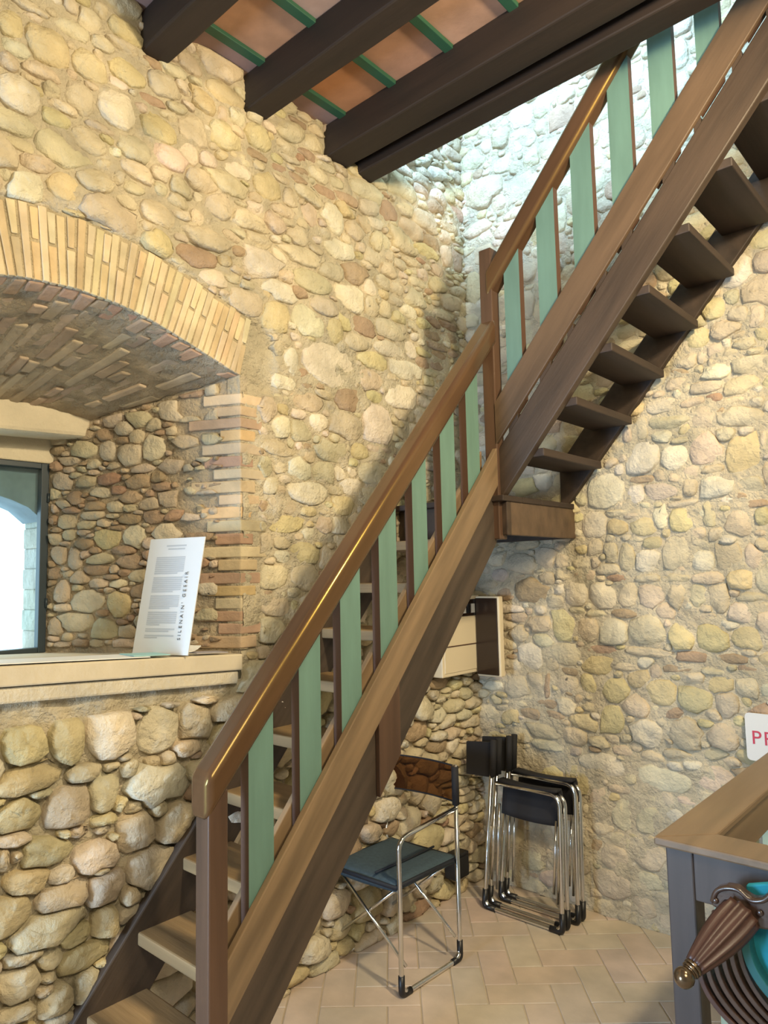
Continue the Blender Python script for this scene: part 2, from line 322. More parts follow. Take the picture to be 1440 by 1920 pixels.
RIGHT += T('R', 940, 1240, 2.88, [(360,130,130,105),(465,140,105,145,1),(380,60,110,45,3),(620,150,160,120,1),(855,170,180,140,1),(1050,200,180,135,1),(1220,230,115,145),(250,130,32,115,3),(240,230,150,45,3),(290,290,130,48,3),(160,280,110,48,3),(440,320,160,90,1),(600,320,130,140,1),(790,380,180,150,2),(1000,380,200,165),(1210,410,185,145),(660,480,110,55),(820,510,125,55),(960,505,145,60),(550,550,280,110,2),(880,640,290,120,2),(240,380,180,65),(260,450,200,45),(540,440,110,55),(1180,650,240,140,4),(530,760,105,180),(660,820,125,160),(800,860,145,145),(890,740,95,75),(790,740,90,55),(1020,760,140,55,4),(650,690,130,45),(610,1060,180,120),(800,1060,195,125),(560,900,115,75),(620,950,115,65),(800,1180,165,85),(770,1320,130,130),(600,1200,240,145),(550,1330,140,105),(170,1050,150,150),(280,1010,100,120),(200,900,150,55),(1340,140,125,105),(480,240,95,55),(90,140,150,120),(190,110,100,100),(150,510,170,55),(310,520,140,50)])
RIGHT += T('R', 720, 0, 2.0, [(380,720,170,120),(530,700,150,105),(430,760,60,60),(340,600,120,80),(450,620,90,70),(250,620,60,110,2),(520,440,90,90,2),(600,400,90,70),(680,360,70,70),(440,520,90,80),(380,560,80,60),(620,560,90,70),(560,600,80,60),(950,280,60,90,2),(1110,200,70,110,2),(1110,320,80,80,2),(960,420,70,70),(960,520,60,80),(800,600,60,80),(800,680,60,80),(660,820,60,110),(660,920,60,80),(340,1080,90,120,1),(540,1020,70,90),(540,1140,70,110),(350,860,120,60),(370,960,110,70)])

def make_seeds(traced, blocked, region, fill_a, fill_b, tints_p, ntry=9000):
    S = []
    for (u, v, a, b), t in traced:
        if blocked(np.array(u), np.array(v)): continue
        dup = False
        for q in S:
            if abs(q[0]-u) < 0.45*(q[2]+a) and abs(q[1]-v) < 0.45*(q[3]+b): dup = True; break
        if not dup: S.append((u, v, max(a, 0.018), max(b, 0.014), rng.uniform(-0.08, 0.08), t, 1))
    u0, u1, v0, v1 = region
    A = np.array([s[:4] for s in S])
    cell = []
    for scale in (1.0, 0.72, 0.45, 0.3):
        for _ in range(int(ntry*(1 if scale > 0.5 else 1.6))):
            u = rng.uniform(u0, u1); v = rng.uniform(v0, v1)
            a = fill_a*scale*rng.uniform(0.7, 1.35); b = fill_b*scale*rng.uniform(0.7, 1.3)
            # wide, thin brick-like slips near the corner
            if u > -0.45 and u < 0.3: a *= 0.8; b *= 0.62
            if blocked(np.array(u), np.array(v)): continue
            d = np.hypot((A[:, 0]-u)/(A[:, 2]+a), (A[:, 1]-v)/(A[:, 3]+b))
            if d.min() < 0.88: continue
            t = int(rng.choice(6, p=tints_p))
            if b/a > 0.8 and t in (3, 5): t = 0
            S.append((u, v, a, b, rng.uniform(-0.12, 0.12), t, 0)); A = np.vstack([A, (u, v, a, b)])
    return S
def outline_all(S, blocked, K):
    A = np.array([s[:5] for s in S]); n = len(S); R_ = np.zeros((n, K)); th = np.linspace(0, 2*PI, K, endpoint=False)
    ts = np.linspace(0.25, 1.6, 36)
    for i in range(n):
        u, v, a, b, r = A[i]
        dd = np.hypot((A[:, 0]-u)/(A[:, 2]+a), (A[:, 1]-v)/(A[:, 3]+b)); nb = np.argsort(dd)[1:13]
        c, s = np.cos(th), np.sin(th)
        e_ = rng.uniform(3.0, 6.5); rad = (np.abs(c)**e_+np.abs(s)**e_)**(-1/e_)
        for _ in range(5):                              # chipped, angular corners
            ph = rng.uniform(0, 2*PI); cc_ = np.cos(th-ph); rad = np.where(cc_ > 0.25, np.minimum(rad, rng.uniform(0.76, 1.04)/np.maximum(cc_, 0.05)), rad)
        rad = rad*(1+rng.uniform(-0.035, 0.035, K))
        ex, ey = c*a*rad, s*b*rad
        ex, ey = ex*math.cos(r)-ey*math.sin(r), ex*math.sin(r)+ey*math.cos(r)
        X = u+ex[:, None]*ts; Y = v+ey[:, None]*ts
        own = (np.abs((X-u)/a)**3.6+np.abs((Y-v)/b)**3.6)**(1/3.6)
        ok = np.ones_like(own, bool)
        for j in nb:
            q = A[j]; gap = 0.003
            dj = (np.abs((X-q[0])/(q[2]+gap))**3.6+np.abs((Y-q[1])/(q[3]+gap))**3.6)**(1/3.6)
            ok &= own*1.0 < dj
        ok &= ~blocked(X, Y)
        last = np.where(ok.all(1), len(ts), ok.argmin(1))
        R_[i] = ts[np.clip(last-1, 0, len(ts)-1)]
        R_[i] = np.minimum(R_[i], 1.5 if S[i][6] == 0 else 1.34)
        A_ex = np.stack([ex*R_[i], ey*R_[i]], 1)
        yield i, A_ex
def stone_mesh(P, h, base, rngs=True):
    """P: K x 2 outline about the centre -> vertices (u, v, w) and faces, a domed stone"""
    K = len(P); tilt = rng.uniform(-0.22, 0.22, 2)*h; size = np.abs(P).max(0)+1e-6
    def ring(k, w, jit):
        q = P*k; dw = (q/size)@tilt
        q = q+rng.uniform(-jit, jit, q.shape)*size
        return np.c_[q, np.full(K, w)*(1+rng.uniform(-0.10, 0.10, K))+dw]
    r0 = np.c_[P*1.0, np.full(K, base)]
    r1 = ring(0.972, 0.74*h, 0.012); r2 = ring(0.87, 1.0*h, 0.035); r3 = ring(0.42, 1.06*h, 0.09)
    r3[:, 2] += rng.uniform(-0.08, 0.14, K)*h
    for _ in range(3):                                  # broken facets: the face is cut by leaning planes
        ph = rng.uniform(0, 2*PI); d_ = np.array([math.cos(ph), math.sin(ph)]); off = rng.uniform(0.05, 0.6); sl = rng.uniform(0.35, 1.0)
        for q in (r1, r2, r3): t_ = (q[:, :2]/size)@d_; q[:, 2] -= np.maximum(0, t_-off)*sl*h
    r1[:, 2] = np.maximum(r1[:, 2], 0.18*h)
    V = np.vstack([r0, r1, r2, r3, [[0, 0, 1.04*h+rng.uniform(-0.12, 0.15)*h]]])
    F = []
    for a in range(3):
        for k in range(K): F.append((a*K+k, a*K+(k+1) % K, (a+1)*K+(k+1) % K, (a+1)*K+k))
    for k in range(K): F.append((3*K+k, 3*K+(k+1) % K, 4*K))
    return V, F
def to_wall(side, V, u, v):
    out = np.zeros((len(V), 3))
    if side == 'L': out[:, 0] = V[:, 2]; out[:, 1] = u+V[:, 0]; out[:, 2] = v+V[:, 1]
    else: out[:, 0] = u+V[:, 0]; out[:, 1] = -V[:, 2]; out[:, 2] = v+V[:, 1]
    return out
def proj(q):
    d = q-CAM; z = d@AF; return np.array([W/2+FPX*(d@AR)/z, H/2-FPX*(d@AU)/z]), z
def lay_stones(side, wall, S, blocked, height):
    """the 300 that show largest become parts of their own, the rest one mass"""
    data = []
    for i, P in outline_all(S, blocked, 13):
        u, v = S[i][0], S[i][1]
        if np.abs(P).max() < 0.012: continue
        c = np.array([0.0, u, v]) if side == 'L' else np.array([u, 0.0, v])
        (px, py), z = proj(c); ar = 0.5*abs(np.sum(P[:, 0]*np.roll(P[:, 1], -1)-P[:, 1]*np.roll(P[:, 0], -1)))
        vis = z > 0.2 and -40 < px < 1480 and -40 < py < 1960
        n = abs(AF[0] if side == 'L' else AF[1])
        data.append(((ar/(z*z) if vis else 0)*n, i, P))
    data.sort(key=lambda d: -d[0])
    mv, mf, mt = [], [], []
    for rank, (sc_, i, P) in enumerate(data):
        u, v, a, b, r, t, tr = S[i]
        h = height(u, v)*rng.uniform(0.65, 1.25)*(0.6+min(1.0, min(a, b)/0.07)*0.4)
        if t in (3, 5): h *= 0.8
        V, F = stone_mesh(P, h, -0.03)
        V = to_wall(side, V, u, v); col = ncol(TINTS[t])
        # orientation: left wall (u=y, v=z, w=x) is right handed; right wall (u=x, v=z, w=-y) as well
        if rank < 298:
            o = mesh_obj('stone', V, F, M_STONE, wall, True, tint=col)
        else:
            k = len(mv); mv += V.tolist(); mf += [tuple(q+k for q in f) for f in F]; mt += [col]*len(V)
    o = mesh_obj('small_stones', mv, mf, M_STONE, wall, True, tint=np.array(mt)); o['kind'] = 'stuff'

def wall_base(name, side, u0, u1, v0, v1, step, blocked_open, depth, parent):
    nu = int(round((u1-u0)/step)); nv = int(round((v1-v0)/step))
    us = np.linspace(u0, u1, nu+1); vs = np.linspace(v0, v1, nv+1); V = []; Tn = []
    for j, v in enumerate(vs):
        for i, u in enumerate(us):
            n1 = noise.noise(Vector((u*9, v*12, 3.3)))+0.5*noise.noise(Vector((u*31, v*37, 1.7)))+0.35*noise.noise(Vector((u*80, v*80, 5)))
            edge = (i in (0, nu) or j in (0, nv))
            w = depth(u, v)+0.013*n1+0.002
            V.append((u, v, w)); Tn.append(np.array(MORT)*(1+0.10*noise.noise(Vector((u*5, v*5, 9)))))
    V = np.array(V); F = []
    for j in range(nv):
        for i in range(nu):
            cu, cv = (us[i]+us[i+1])/2, (vs[j]+vs[j+1])/2
            if blocked_open(cu, cv): continue
            a = j*(nu+1)+i; F.append((a, a+1, a+nu+2, a+nu+1))
    P = to_wall(side, V, 0, 0)
    return mesh_obj(name, P, F, M_MORTAR, parent, True, tint=np.array(Tn))

def opening(u, v): return YL_F < u < YR_F and sill_z(u)-0.10 < v < arch_z(u)+0.004
wall_left = structure(wall_base('wall_left', 'L', -3.0, 0.02, 0.0, 4.0, 0.02, opening,
    lambda u, v: (-0.016 if in_ring(np.array(u), np.array(v)) else 0.004) if v > 1.5 else -0.012, None))
wall_right = structure(wall_base('wall_right', 'R', -0.02, 2.7, 0.0, 5.2, 0.022, lambda u, v: False, lambda u, v: 0.008 if v > 0.8 else 0.010, None))
def h_left(u, v):
    if v < 1.27: return 0.044
    if v > 3.0: return 0.030
    return 0.019
def h_right(u, v):
    if v < 0.75: return 0.018
    return 0.029
PL = [0.52, 0.16, 0.14, 0.10, 0.06, 0.02]
SL = make_seeds(LEFT, blocked_left, (-2.95, 0.0, 0.0, 4.6), 0.085, 0.055, PL, 2600)
SR = make_seeds(RIGHT, blocked_right, (0.0, 2.6, 0.0, 5.1), 0.080, 0.058, PL, 3000)
lay_stones('L', wall_left, SL, blocked_left, h_left)
lay_stones('R', wall_right, SR, blocked_right, h_right)

# rest of the shell, plain rough plaster: upper storey, the sides behind the camera, roof
def shell(name, x0, x1, y0, y1, z0, z1, m=M_PLASTER, parent=None):
    return MB().box(x0, x1, y0, y1, z0, z1).build(name, m, parent)
shell('masonry_core', -1.15, -0.04, -1.64, 0.3, 0, 6.2, parent=wall_left)
shell('masonry_core', -1.15, -0.04, -6.0, -3.20, 0, 6.2, parent=wall_left)
shell('masonry_core', -1.15, -0.04, -3.3, -1.60, 0, 1.28, parent=wall_left)
shell('masonry_core', -1.15, -0.04, -3.55, -1.60, 2.86, 6.2, parent=wall_left)
shell('masonry_core', -0.04, 0.0, -1.60, 0.0, 4.0, 6.2, parent=wall_left)
shell('masonry_core', -0.04, 0.0, -6.0, -1.60, 4.0, 6.2, parent=wall_left)
shell('masonry_core', -0.04, 0.0, -6.0, -3.0, 0, 4.0, parent=wall_left)
shell('masonry_core', -0.9, 6.0, 0.03, 0.5, 0, 6.2, parent=wall_right)
shell('masonry_core', 2.69, 6.0, 0.0, 0.03, 0, 6.2, parent=wall_right)
shell('masonry_core', 0.0, 2.7, 0.0, 0.03, 5.2, 6.2, parent=wall_right)
structure(shell('wall_back', -0.9, 6.0, -6.3, -6.0, 0, 6.2))
structure(shell('wall_far_right', 5.5, 5.8, -6.0, 0.3, 0, 6.2))
structure(shell('ceiling_upper', -0.9, 6.0, -6.3, 0.5, 6.2, 6.4))

# ------------------------------------------------------------------ brick arch, corner bricks, recess
def brick_piece(poly, d, tint, name='brick', parent=None, bev=0.0):
    b = MB().prism(poly, d); return b.build(name, M_BRICK, parent or wall_left, tint=ncol(tint, 0.1), bevel=bev)
arch_part = mesh_obj('arch_bed', *(lambda: (
    [(0.001, y, z) for y, z in zip(AY, AZ)] + [(0.001, y+dy, z+dz) for y, z, dy, dz in zip(AY, AZ,
        (-ATZ/np.hypot(ATY, ATZ)*-1)*ARING*0+(ATZ/np.hypot(ATY, ATZ))*ARING, (-ATY/np.hypot(ATY, ATZ))*ARING)],
    [(i, i+1, len(AY)+i+1, len(AY)+i) for i in range(len(AY)-1)]))(), M_MORTAR, wall_left, tint=np.array((0.60, 0.52, 0.37)))
nb = 52
by, bz = arch_tangent_pts(nb+1)
for k in range(nb):
    a = np.array([by[k], bz[k]]); b = np.array([by[k+1], bz[k+1]]); t = (b-a)/np.linalg.norm(b-a)
    n = np.array([t[1], -t[0]]); n = n if n[1] > 0 else -n
    g = 0.0035; a2, b2 = a+t*g, b-t*g; ln = ARING-rng.uniform(0, 0.02)
    cols = [(0, ln)] if k % 2 else [(0, ln*0.52), (ln*0.52+0.010, ln)]
    for (s0, s1) in cols:
        spread = 1.0+0.10*s1
        w = 0.004+rng.uniform(0, 0.004)
        poly = [(w, *(a2+n*s0)), (w, *(b2+n*s0)), (w, *(b2+n*s1+t*0.004)), (w, *(a2+n*s1-t*0.004))]
        tn = random.choice([(0.585, 0.50, 0.35), (0.61, 0.53, 0.38), (0.57, 0.48, 0.32), (0.60, 0.52, 0.37), (0.55, 0.44, 0.28)])
        brick_piece(poly, (-0.06, 0, 0), tn, 'arch_brick', bev=0.003)
# soffit of the vault: from the front arch back to a flatter arch over the lintel
BX = -0.68
def back_z(y): return 2.475 - 0.20*max(0, abs(y-ARCH_C)-0.16)**1.2 if y > ARCH_C else 2.475 - 0.12*max(0, abs(y-ARCH_C)-0.16)**1.2
def vault_pt(s, d):
    """s 0..1 from the right springing to the left, d 0..1 from the front to the back"""
    y0 = np.interp(s, np.linspace(0, 1, len(AY)), AY); z0 = np.interp(s, np.linspace(0, 1, len(AZ)), AZ)
    yb = YR_F+(BX/JX)*(YR_B-YR_F); yb2 = YL_F+(BX/JX)*(YL_B-YL_F)
    y1 = yb+(yb2-yb)*s; z1 = back_z(y1)-0.02
    return np.array([BX*d, y0+(y1-y0)*d, z0+(z1-z0)*d])
V = []; F = []; ns, nd = 60, 24
for i in range(ns+1):
    for j in range(nd+1):
        p = vault_pt(i/ns, j/nd); p[2] += 0.012*noise.noise(Vector((p[0]*24, p[1]*24, 0)))+0.004; V.append(p)
for i in range(ns):
    for j in range(nd): a = i*(nd+1)+j; F.append((a, a+1, a+nd+2, a+nd+1))
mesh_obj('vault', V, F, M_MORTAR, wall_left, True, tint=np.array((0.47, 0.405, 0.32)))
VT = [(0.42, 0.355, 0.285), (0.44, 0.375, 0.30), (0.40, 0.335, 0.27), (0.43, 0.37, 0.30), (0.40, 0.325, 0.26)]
for k in range(25):
    s0, s1 = k/25+0.003, (k+1)/25-0.003; cuts = [0.0, 0.1+0.05*(k % 2)]+sorted(rng.uniform(0.25, 0.9, 3).tolist())+[1.0]
    for d0, d1 in zip(cuts[:-1], cuts[1:]):
        if d1-d0 < 0.08 or (d0 > 0 and rng.random() < 0.12): continue
        j_ = rng.uniform(-0.004, 0.004, 4); c = [vault_pt(s0+j_[0], d0+0.012), vault_pt(s1+j_[1], d0+0.02), vault_pt(s1+j_[2], d1-0.012), vault_pt(s0+j_[3], d1-0.02)]
        h = rng.uniform(-0.006, 0.006)
        n = np.cross(c[1]-c[0], c[3]-c[0]); n /= np.linalg.norm(n); n = n if n[2] < 0 else -n
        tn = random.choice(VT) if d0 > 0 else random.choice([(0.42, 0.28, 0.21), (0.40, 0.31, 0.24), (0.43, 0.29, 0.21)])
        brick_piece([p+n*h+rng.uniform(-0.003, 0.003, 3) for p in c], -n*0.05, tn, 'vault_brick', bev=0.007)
# splayed jambs
JT = np.array([JX, YR_B-YR_F]); JLEN = np.linalg.norm(JT); JT = JT/JLEN; JN = np.array([-JT[1], JT[0]]); JN = JN if JN[1] < 0 else -JN
def jamb(u, w, z, mirror=False):
    p = np.array([0, YR_F])+JT*u+JN*w
    if mirror: p = np.array([p[0], YL_F+(YL_B-YL_F)*u/JLEN-w])
    return np.array([p[0], p[1], z])
def vault_z_at(u):                                       # height of the springing over the jamb at depth u
    d = min(1, u/(JLEN*BX/JX)); p = vault_pt(0, d); return p[2]
V = []; F = []; nu_, nv_ = 36, 60
for mir in (False, True):
    k0 = len(V)
    for i in range(nu_+1):
        for j in range(nv_+1):
            u = JLEN*i/nu_; z = 1.38+(2.62-1.38)*j/nv_
            w = -0.004+0.010*noise.noise(Vector((u*14, z*14, 2)))+0.005*noise.noise(Vector((u*60, z*60, 2)))
            V.append(jamb(u, w, z, mir))
    for i in range(nu_):
        for j in range(nv_): a = k0+i*(nv_+1)+j; F.append((a, a+1, a+nv_+2, a+nv_+1))
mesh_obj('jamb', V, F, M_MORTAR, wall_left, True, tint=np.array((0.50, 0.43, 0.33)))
MB().prism([(0.003, YR_F-0.003, 1.42), (0.003, YR_F+0.035, 1.42), (-0.06, YR_F+0.035, 1.42), tuple(jamb(0.06, -0.002, 1.42))], (0, 0, 1.15)).build('corner_mortar', M_MORTAR, wall_left, tint=np.array((0.56, 0.49, 0.37)))
# bricks turning the corner of the right jamb
rows = 21; z = 1.425; row = 0
CB = [(0.52, 0.41, 0.29), (0.44, 0.32, 0.24), (0.57, 0.42, 0.24), (0.50, 0.42, 0.31), (0.43, 0.31, 0.23), (0.56, 0.48, 0.35)]
while z < 2.50:
    h = rng.uniform(0.040, 0.050); w1 = quoin_w(row)*rng.uniform(0.8, 1.0); w2 = [0.19, 0.10, 0.22, 0.12, 0.16][row % 5]*rng.uniform(0.9, 1.1)
    pr = rng.uniform(0.004, 0.012)
    c = jamb(0, 0, z); c2 = np.array([pr, YR_F-pr*0.6, z]); e1 = np.array([pr, YR_F+w1, z]); e2 = np.array([-0.06, YR_F+w1, z])
    e3 = jamb(w2, -0.05, z); e4 = jamb(w2, pr, z)
    tn = CB[row*5 % 6] if rng.random() > .2 else random.choice(CB)
    brick_piece([c2, e1, e2, e3, e4], (0, 0, h), tn, bev=0.005)
    z += h+0.009; row += 1
# stones and bricks in the face of the jamb, read off the photograph (crop 0,500 at 2.134 px per px)
JST = [(690,580,120,90,2),(800,560,90,80,2),(560,610,110,70),(500,650,80,70,2),(430,740,70,90,2),(520,755,110,110),(620,725,100,110,2),(740,720,140,100),(880,690,170,85),
       (440,850,110,45,5),(560,860,110,70,3),(650,880,90,40,3),(400,905,90,40,4),(480,895,60,40,5),(380,960,110,40,3),(690,930,150,80),(600,950,110,55),(465,965,80,50),
       (520,1010,110,45,3),(620,1000,90,60,3),(700,995,80,50,5),(800,960,100,60,1),(420,1025,70,40),(350,1035,90,40),(430,1090,120,90,1),(540,1080,100,90,2),(670,1070,120,90,2),
       (800,1080,120,40,3),(870,1020,110,50,3),(880,870,110,40,3),(890,940,80,35,5),(270,1020,90,70),(300,1170,70,90,4),(400,1170,130,50),(520,1180,110,60,3),(390,1215,130,45,3),
       (470,1270,80,35,2),(400,1270,90,40,4),(350,1340,160,110,2),(480,1350,110,110,1),(300,1420,200,90,2),(420,1450,130,90),(840,1300,130,90,2),(830,1400,120,60),(850,1240,110,50,5),
       (800,1180,90,45,5),(820,1450,100,50,3),(880,1490,90,40,3),(330,730,130,80),(350,860,80,50),(250,860,80,90,4),(300,930,90,60,3),(260,950,80,40,4),(880,800,110,50,3),(760,850,110,45),(820,1120,110,35,3),
       (250,1300,80,110,4),(230,1440,80,90,4),(240,1150,70,80,4),(700,1180,90,50,3),(640,1250,120,70),(570,1300,100,60,3),(660,1350,120,70,2),(590,1420,120,70),(720,1430,110,60)]
def on_jamb(px, py):
    v = ray(px, py); n3 = np.array([JN[0], JN[1], 0]); p0 = np.array([0, YR_F, 0]); t = ((p0-CAM)@n3)/(v@n3); q = CAM+v*t
    return (q[:2]-np.array([0, YR_F]))@JT, q[2]
Sj = []
for r in JST:
    u, v = on_jamb(r[0]/2.134, 500+r[1]/2.134); s = FPX/2.75
    Sj.append((u, v, max(0.02, r[2]/2.134/2/s*1.05), max(0.014, r[3]/2.134/2/s), rng.uniform(-0.06, 0.06), r[4] if len(r) > 4 else 0, 1))
def blocked_j(u, v):
    return (u < 0.20*((np.floor(v/0.053).astype(int) % 2) == 0)+0.10) | (u > JLEN-0.02) | (v < sill_z(-2.0)+0.005) | (v > 2.56-0.19*u)
A = np.array([s[:4] for s in Sj])
for scale in (0.8, 0.5, 0.35):
    for _ in range(1500):
        u = rng.uniform(0.05, JLEN); v = rng.uniform(1.4, 2.6); a = 0.05*scale*rng.uniform(0.8, 1.4); b = 0.028*scale*rng.uniform(0.8, 1.3)
        if blocked_j(np.array(u), np.array(v)): continue
        if np.hypot((A[:, 0]-u)/(A[:, 2]+a), (A[:, 1]-v)/(A[:, 3]+b)).min() < 0.95: continue
        Sj.append((u, v, a, b, 0, int(rng.choice([0, 3, 4])), 0)); A = np.vstack([A, (u, v, a, b)])
for i, P in outline_all(Sj, blocked_j, 10):
    if np.abs(P).max() < 0.012: continue
    u, v, a, b, r, t, tr = Sj[i]
    Vv, F = stone_mesh(P, rng.uniform(0.010, 0.020), -0.03)
    q = np.array([jamb(u+p[0], p[2], v+p[1]) for p in Vv])
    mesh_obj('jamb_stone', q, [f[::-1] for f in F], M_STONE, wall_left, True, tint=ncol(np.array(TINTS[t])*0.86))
# lintel block and the head strip behind it
yb = YR_F+(BX/JX)*(YR_B-YR_F)
pr = []
yl_ = YL_F+(BX/JX)*(YL_B-YL_F)
for y in np.linspace(yb+0.03, yl_-0.03, 15): pr.append((BX+0.02, y, back_z(y)+0.005))
pr = [(BX+0.02, yb+0.01, 2.355)]+pr+[(BX+0.02, yl_-0.01, 2.315)]
MB().prism(pr, (-0.16, 0, 0)).build('lintel', M_PLASTER, wall_left, bevel=0.018)
MB().box(-0.95, JX+0.02, YL_B-0.05, YR_B+0.06, 2.246, 2.40).build('window_head', M_PLASTER, wall_left, bevel=0.006)
MB().box(-0.80, -0.04, YL_F, YR_F+0.05, 2.86, 2.9).build('vault_back', M_PLASTER, wall_left)

# ------------------------------------------------------------------ window_1 and its sill
win = structure(bpy.data.objects.new('window_1', None)); C.objects.link(win); win.location = (JX, YR_B, 1.40)
ZW0, ZW1 = 1.402, 2.246
MB().box(JX-0.03, JX+0.012, YR_B-0.034, YR_B, ZW0, ZW1).build('stile', M_STEEL, win, bevel=0.003)
MB().box(JX-0.03, JX+0.012, YL_B, YL_B+0.034, ZW0, ZW1).build('stile', M_STEEL, win, bevel=0.003)
MB().box(JX-0.03, JX+0.012, YL_B+0.034, YR_B-0.034, ZW0, ZW0+0.024).build('bottom_rail', M_STEEL, win, bevel=0.003)
MB().box(JX-0.03, JX+0.012, YL_B+0.034, YR_B-0.034, ZW1-0.026, ZW1).build('top_rail', M_STEEL, win, bevel=0.003)
for zz in (1.62, 2.09): MB().tube([(JX+0.016, YR_B-0.004, zz-0.02), (JX+0.016, YR_B-0.004, zz+0.02)], 0.006).build('hinge', M_STEEL, win, True)
MB().box(JX-0.012, JX-0.008, YL_B+0.03, YR_B-0.03, ZW0+0.02, ZW1-0.02).build('pane', M_GLASS, win)
# outer reveal seen through the pane
for q_, zc in enumerate(np.arange(1.30, 2.36, 0.095)):
    MB().box(-1.12, JX-0.04, YR_B+0.004+0.004*(q_ % 2), YR_B+0.25, zc, zc+0.095).build('outer_block', M_STONE, win, tint=ncol((0.62, 0.62, 0.58)), bevel=0.006)
V = [(-1.12, YL_B-0.2, 2.45), (-1.12, YL_B-0.2, 2.05)]
for q_ in range(13): t_ = q_/12; V.append((-1.12, YL_B+(YR_B-YL_B)*t_+0.0, 1.99+0.13*math.sin(PI*t_)**0.6))
V += [(-1.12, YR_B+0.25, 2.05), (-1.12, YR_B+0.25, 2.45)]
MB().prism(V, (0.26-0.05+0.02, 0, 0)).build('outer_lintel', add_noise(mat('shaded_grey_stone', (0.20, 0.24, 0.27), 0.9), 8, 5, 0.3), win)  # shade on the lintel is put into its dark grey-blue colour
MB().box(-1.12, JX-0.035, YL_B-0.2, YR_B+0.2, 1.25, 1.39).build('outer_sill', M_PLASTER, win, bevel=0.01)
MB().box(-1.12, JX-0.035, YL_B-0.4, YL_B, 1.3, 2.3).build('outer_jamb', M_PLASTER, win, bevel=0.01)
yA, yB = -1.705, -3.25
def band(x1, x0, dz0, dz1, m, nm, ya, bev):
    p = [(x1, ya, sill_z(ya)+dz0), (x1, yB, sill_z(yB)+dz0), (x1, yB, sill_z(yB)+dz1), (x1, ya, sill_z(ya)+dz1)]
    return MB().prism(p, (x0-x1, 0, 0.032*x0)).build(nm, m, win, bevel=bev)
band(0.040, -0.90, -0.064, 0.0, M_SILL, 'sill', yA, 0.006)
band(0.026, -0.10, -0.118, -0.068, M_PLASTER, 'sill_course', yA-0.01, 0.008)
MB().box(-0.9, -0.03, -3.2, -1.70, 1.2, 1.31).build('sill_bed', M_PLASTER, win)

# ------------------------------------------------------------------ floor: herringbone bricks
floor = structure(mesh_obj('floor', [(-0.9, -6, -0.0045), (6, -6, -0.0045), (6, 0.4, -0.0045), (-0.9, 0.4, -0.0045)], [(0, 1, 2, 3)],
    add_noise(mat('floor_joint', (0.50, 0.43, 0.345), 0.9), 6, 5, 0.1)))
M_FLOORB = attr_mat('floor_brick', 0.72, 0.10, 0.35, 0.003)
w_ = 0.135; cs, sn = math.cos(0.72), math.sin(0.72); cnt = 0
cand = []
for i in range(-30, 60):
    for j in range(-60, 40):
        s = (i-j) % 4
        if s == 0: r = (i, j, i+2, j+1)
        elif s == 3: r = (i, j, i+1, j+2)
        else: continue
        cx, cy = (r[0]+r[2])/2*w_, (r[1]+r[3])/2*w_; X, Y = cx*cs-cy*sn, cx*sn+cy*cs
        if not (-0.1 < X < 2.1 and -2.9 < Y < 0.1): continue
        (px, py), z = proj(np.array([X, Y, 0]))
        cand.append((0 if (z > 0.3 and -60 < px < 1500 and py < 2050) else 1, z, r))
cand.sort(key=lambda t: (t[0], t[1]))
for rank, (o0, z, r) in enumerate(cand[:298]):
    g = 0.0028; P = [(r[0]*w_+g, r[1]*w_+g), (r[2]*w_-g, r[1]*w_+g), (r[2]*w_-g, r[3]*w_-g), (r[0]*w_+g, r[3]*w_-g)]
    top = -0.0002-rng.uniform(0, 0.0012)
    poly = [(x*cs-y*sn, x*sn+y*cs, -0.011) for x, y in P]
    MB().prism(poly, (0, 0, top+0.011)).build('floor_brick', M_FLOORB, floor, tint=ncol((0.56, 0.48, 0.415), 0.03), bevel=0.0025)

# ------------------------------------------------------------------ ceiling: beams, battens, terracotta tiles
ZB, ZT = 3.7685, 3.935
ceil = structure(MB().box(-0.9, 6, -6.3, -0.86, ZT+0.03, ZT+0.14).build('ceiling', add_noise(mat('ceiling_screed', (0.3, 0.25, 0.2), 0.9), 4, 3, 0.1)))
BEAMS = [(-3.65, -3.53), (-3.16, -3.04), (-2.66, -2.54), (-2.16, -2.045), (-1.667, -1.552), (-1.178, -1.035), (-0.965, -0.845)]
for k, (a, b) in enumerate(BEAMS):
    n = 24; V = []; F = []
    for i in range(n+1):
        x = -0.06+(6.0)*i/n; j1, j2 = 0.004*noise.noise(Vector((x*2, k, 1))), 0.005*noise.noise(Vector((x*2, k, 7)))
        V += [(x, a+j1, ZT), (x, a+j2, ZB+j1), (x, b+j1, ZB+j2), (x, b+j2, ZT)]
    for i in range(n):
        for c in range(4): p = i*4; F.append((p+c, p+(c+1) % 4, p+4+(c+1) % 4, p+4+c))
    F += [(0, 1, 2, 3), (n*4+3, n*4+2, n*4+1, n*4)]
    mesh_obj('beam', V, F, M_BEAM, ceil, bevel=0.008)
MB().box(-0.05, 6, -0.870, -0.852, ZB+0.02, ZT+0.14).build('trimmer_board', M_BEAM, ceil, bevel=0.003)
TILE = [(0.36, 0.21, 0.14), (0.42, 0.25, 0.18), (0.38, 0.23, 0.15), (0.46, 0.30, 0.23), (0.42, 0.20, 0.11)]
M_TILE = attr_mat('terracotta', 0.85, 0.14, 0.3, 0.004)
BX0 = [0.135-0.31]+[0.135+0.318*k for k in range(0, 12)]
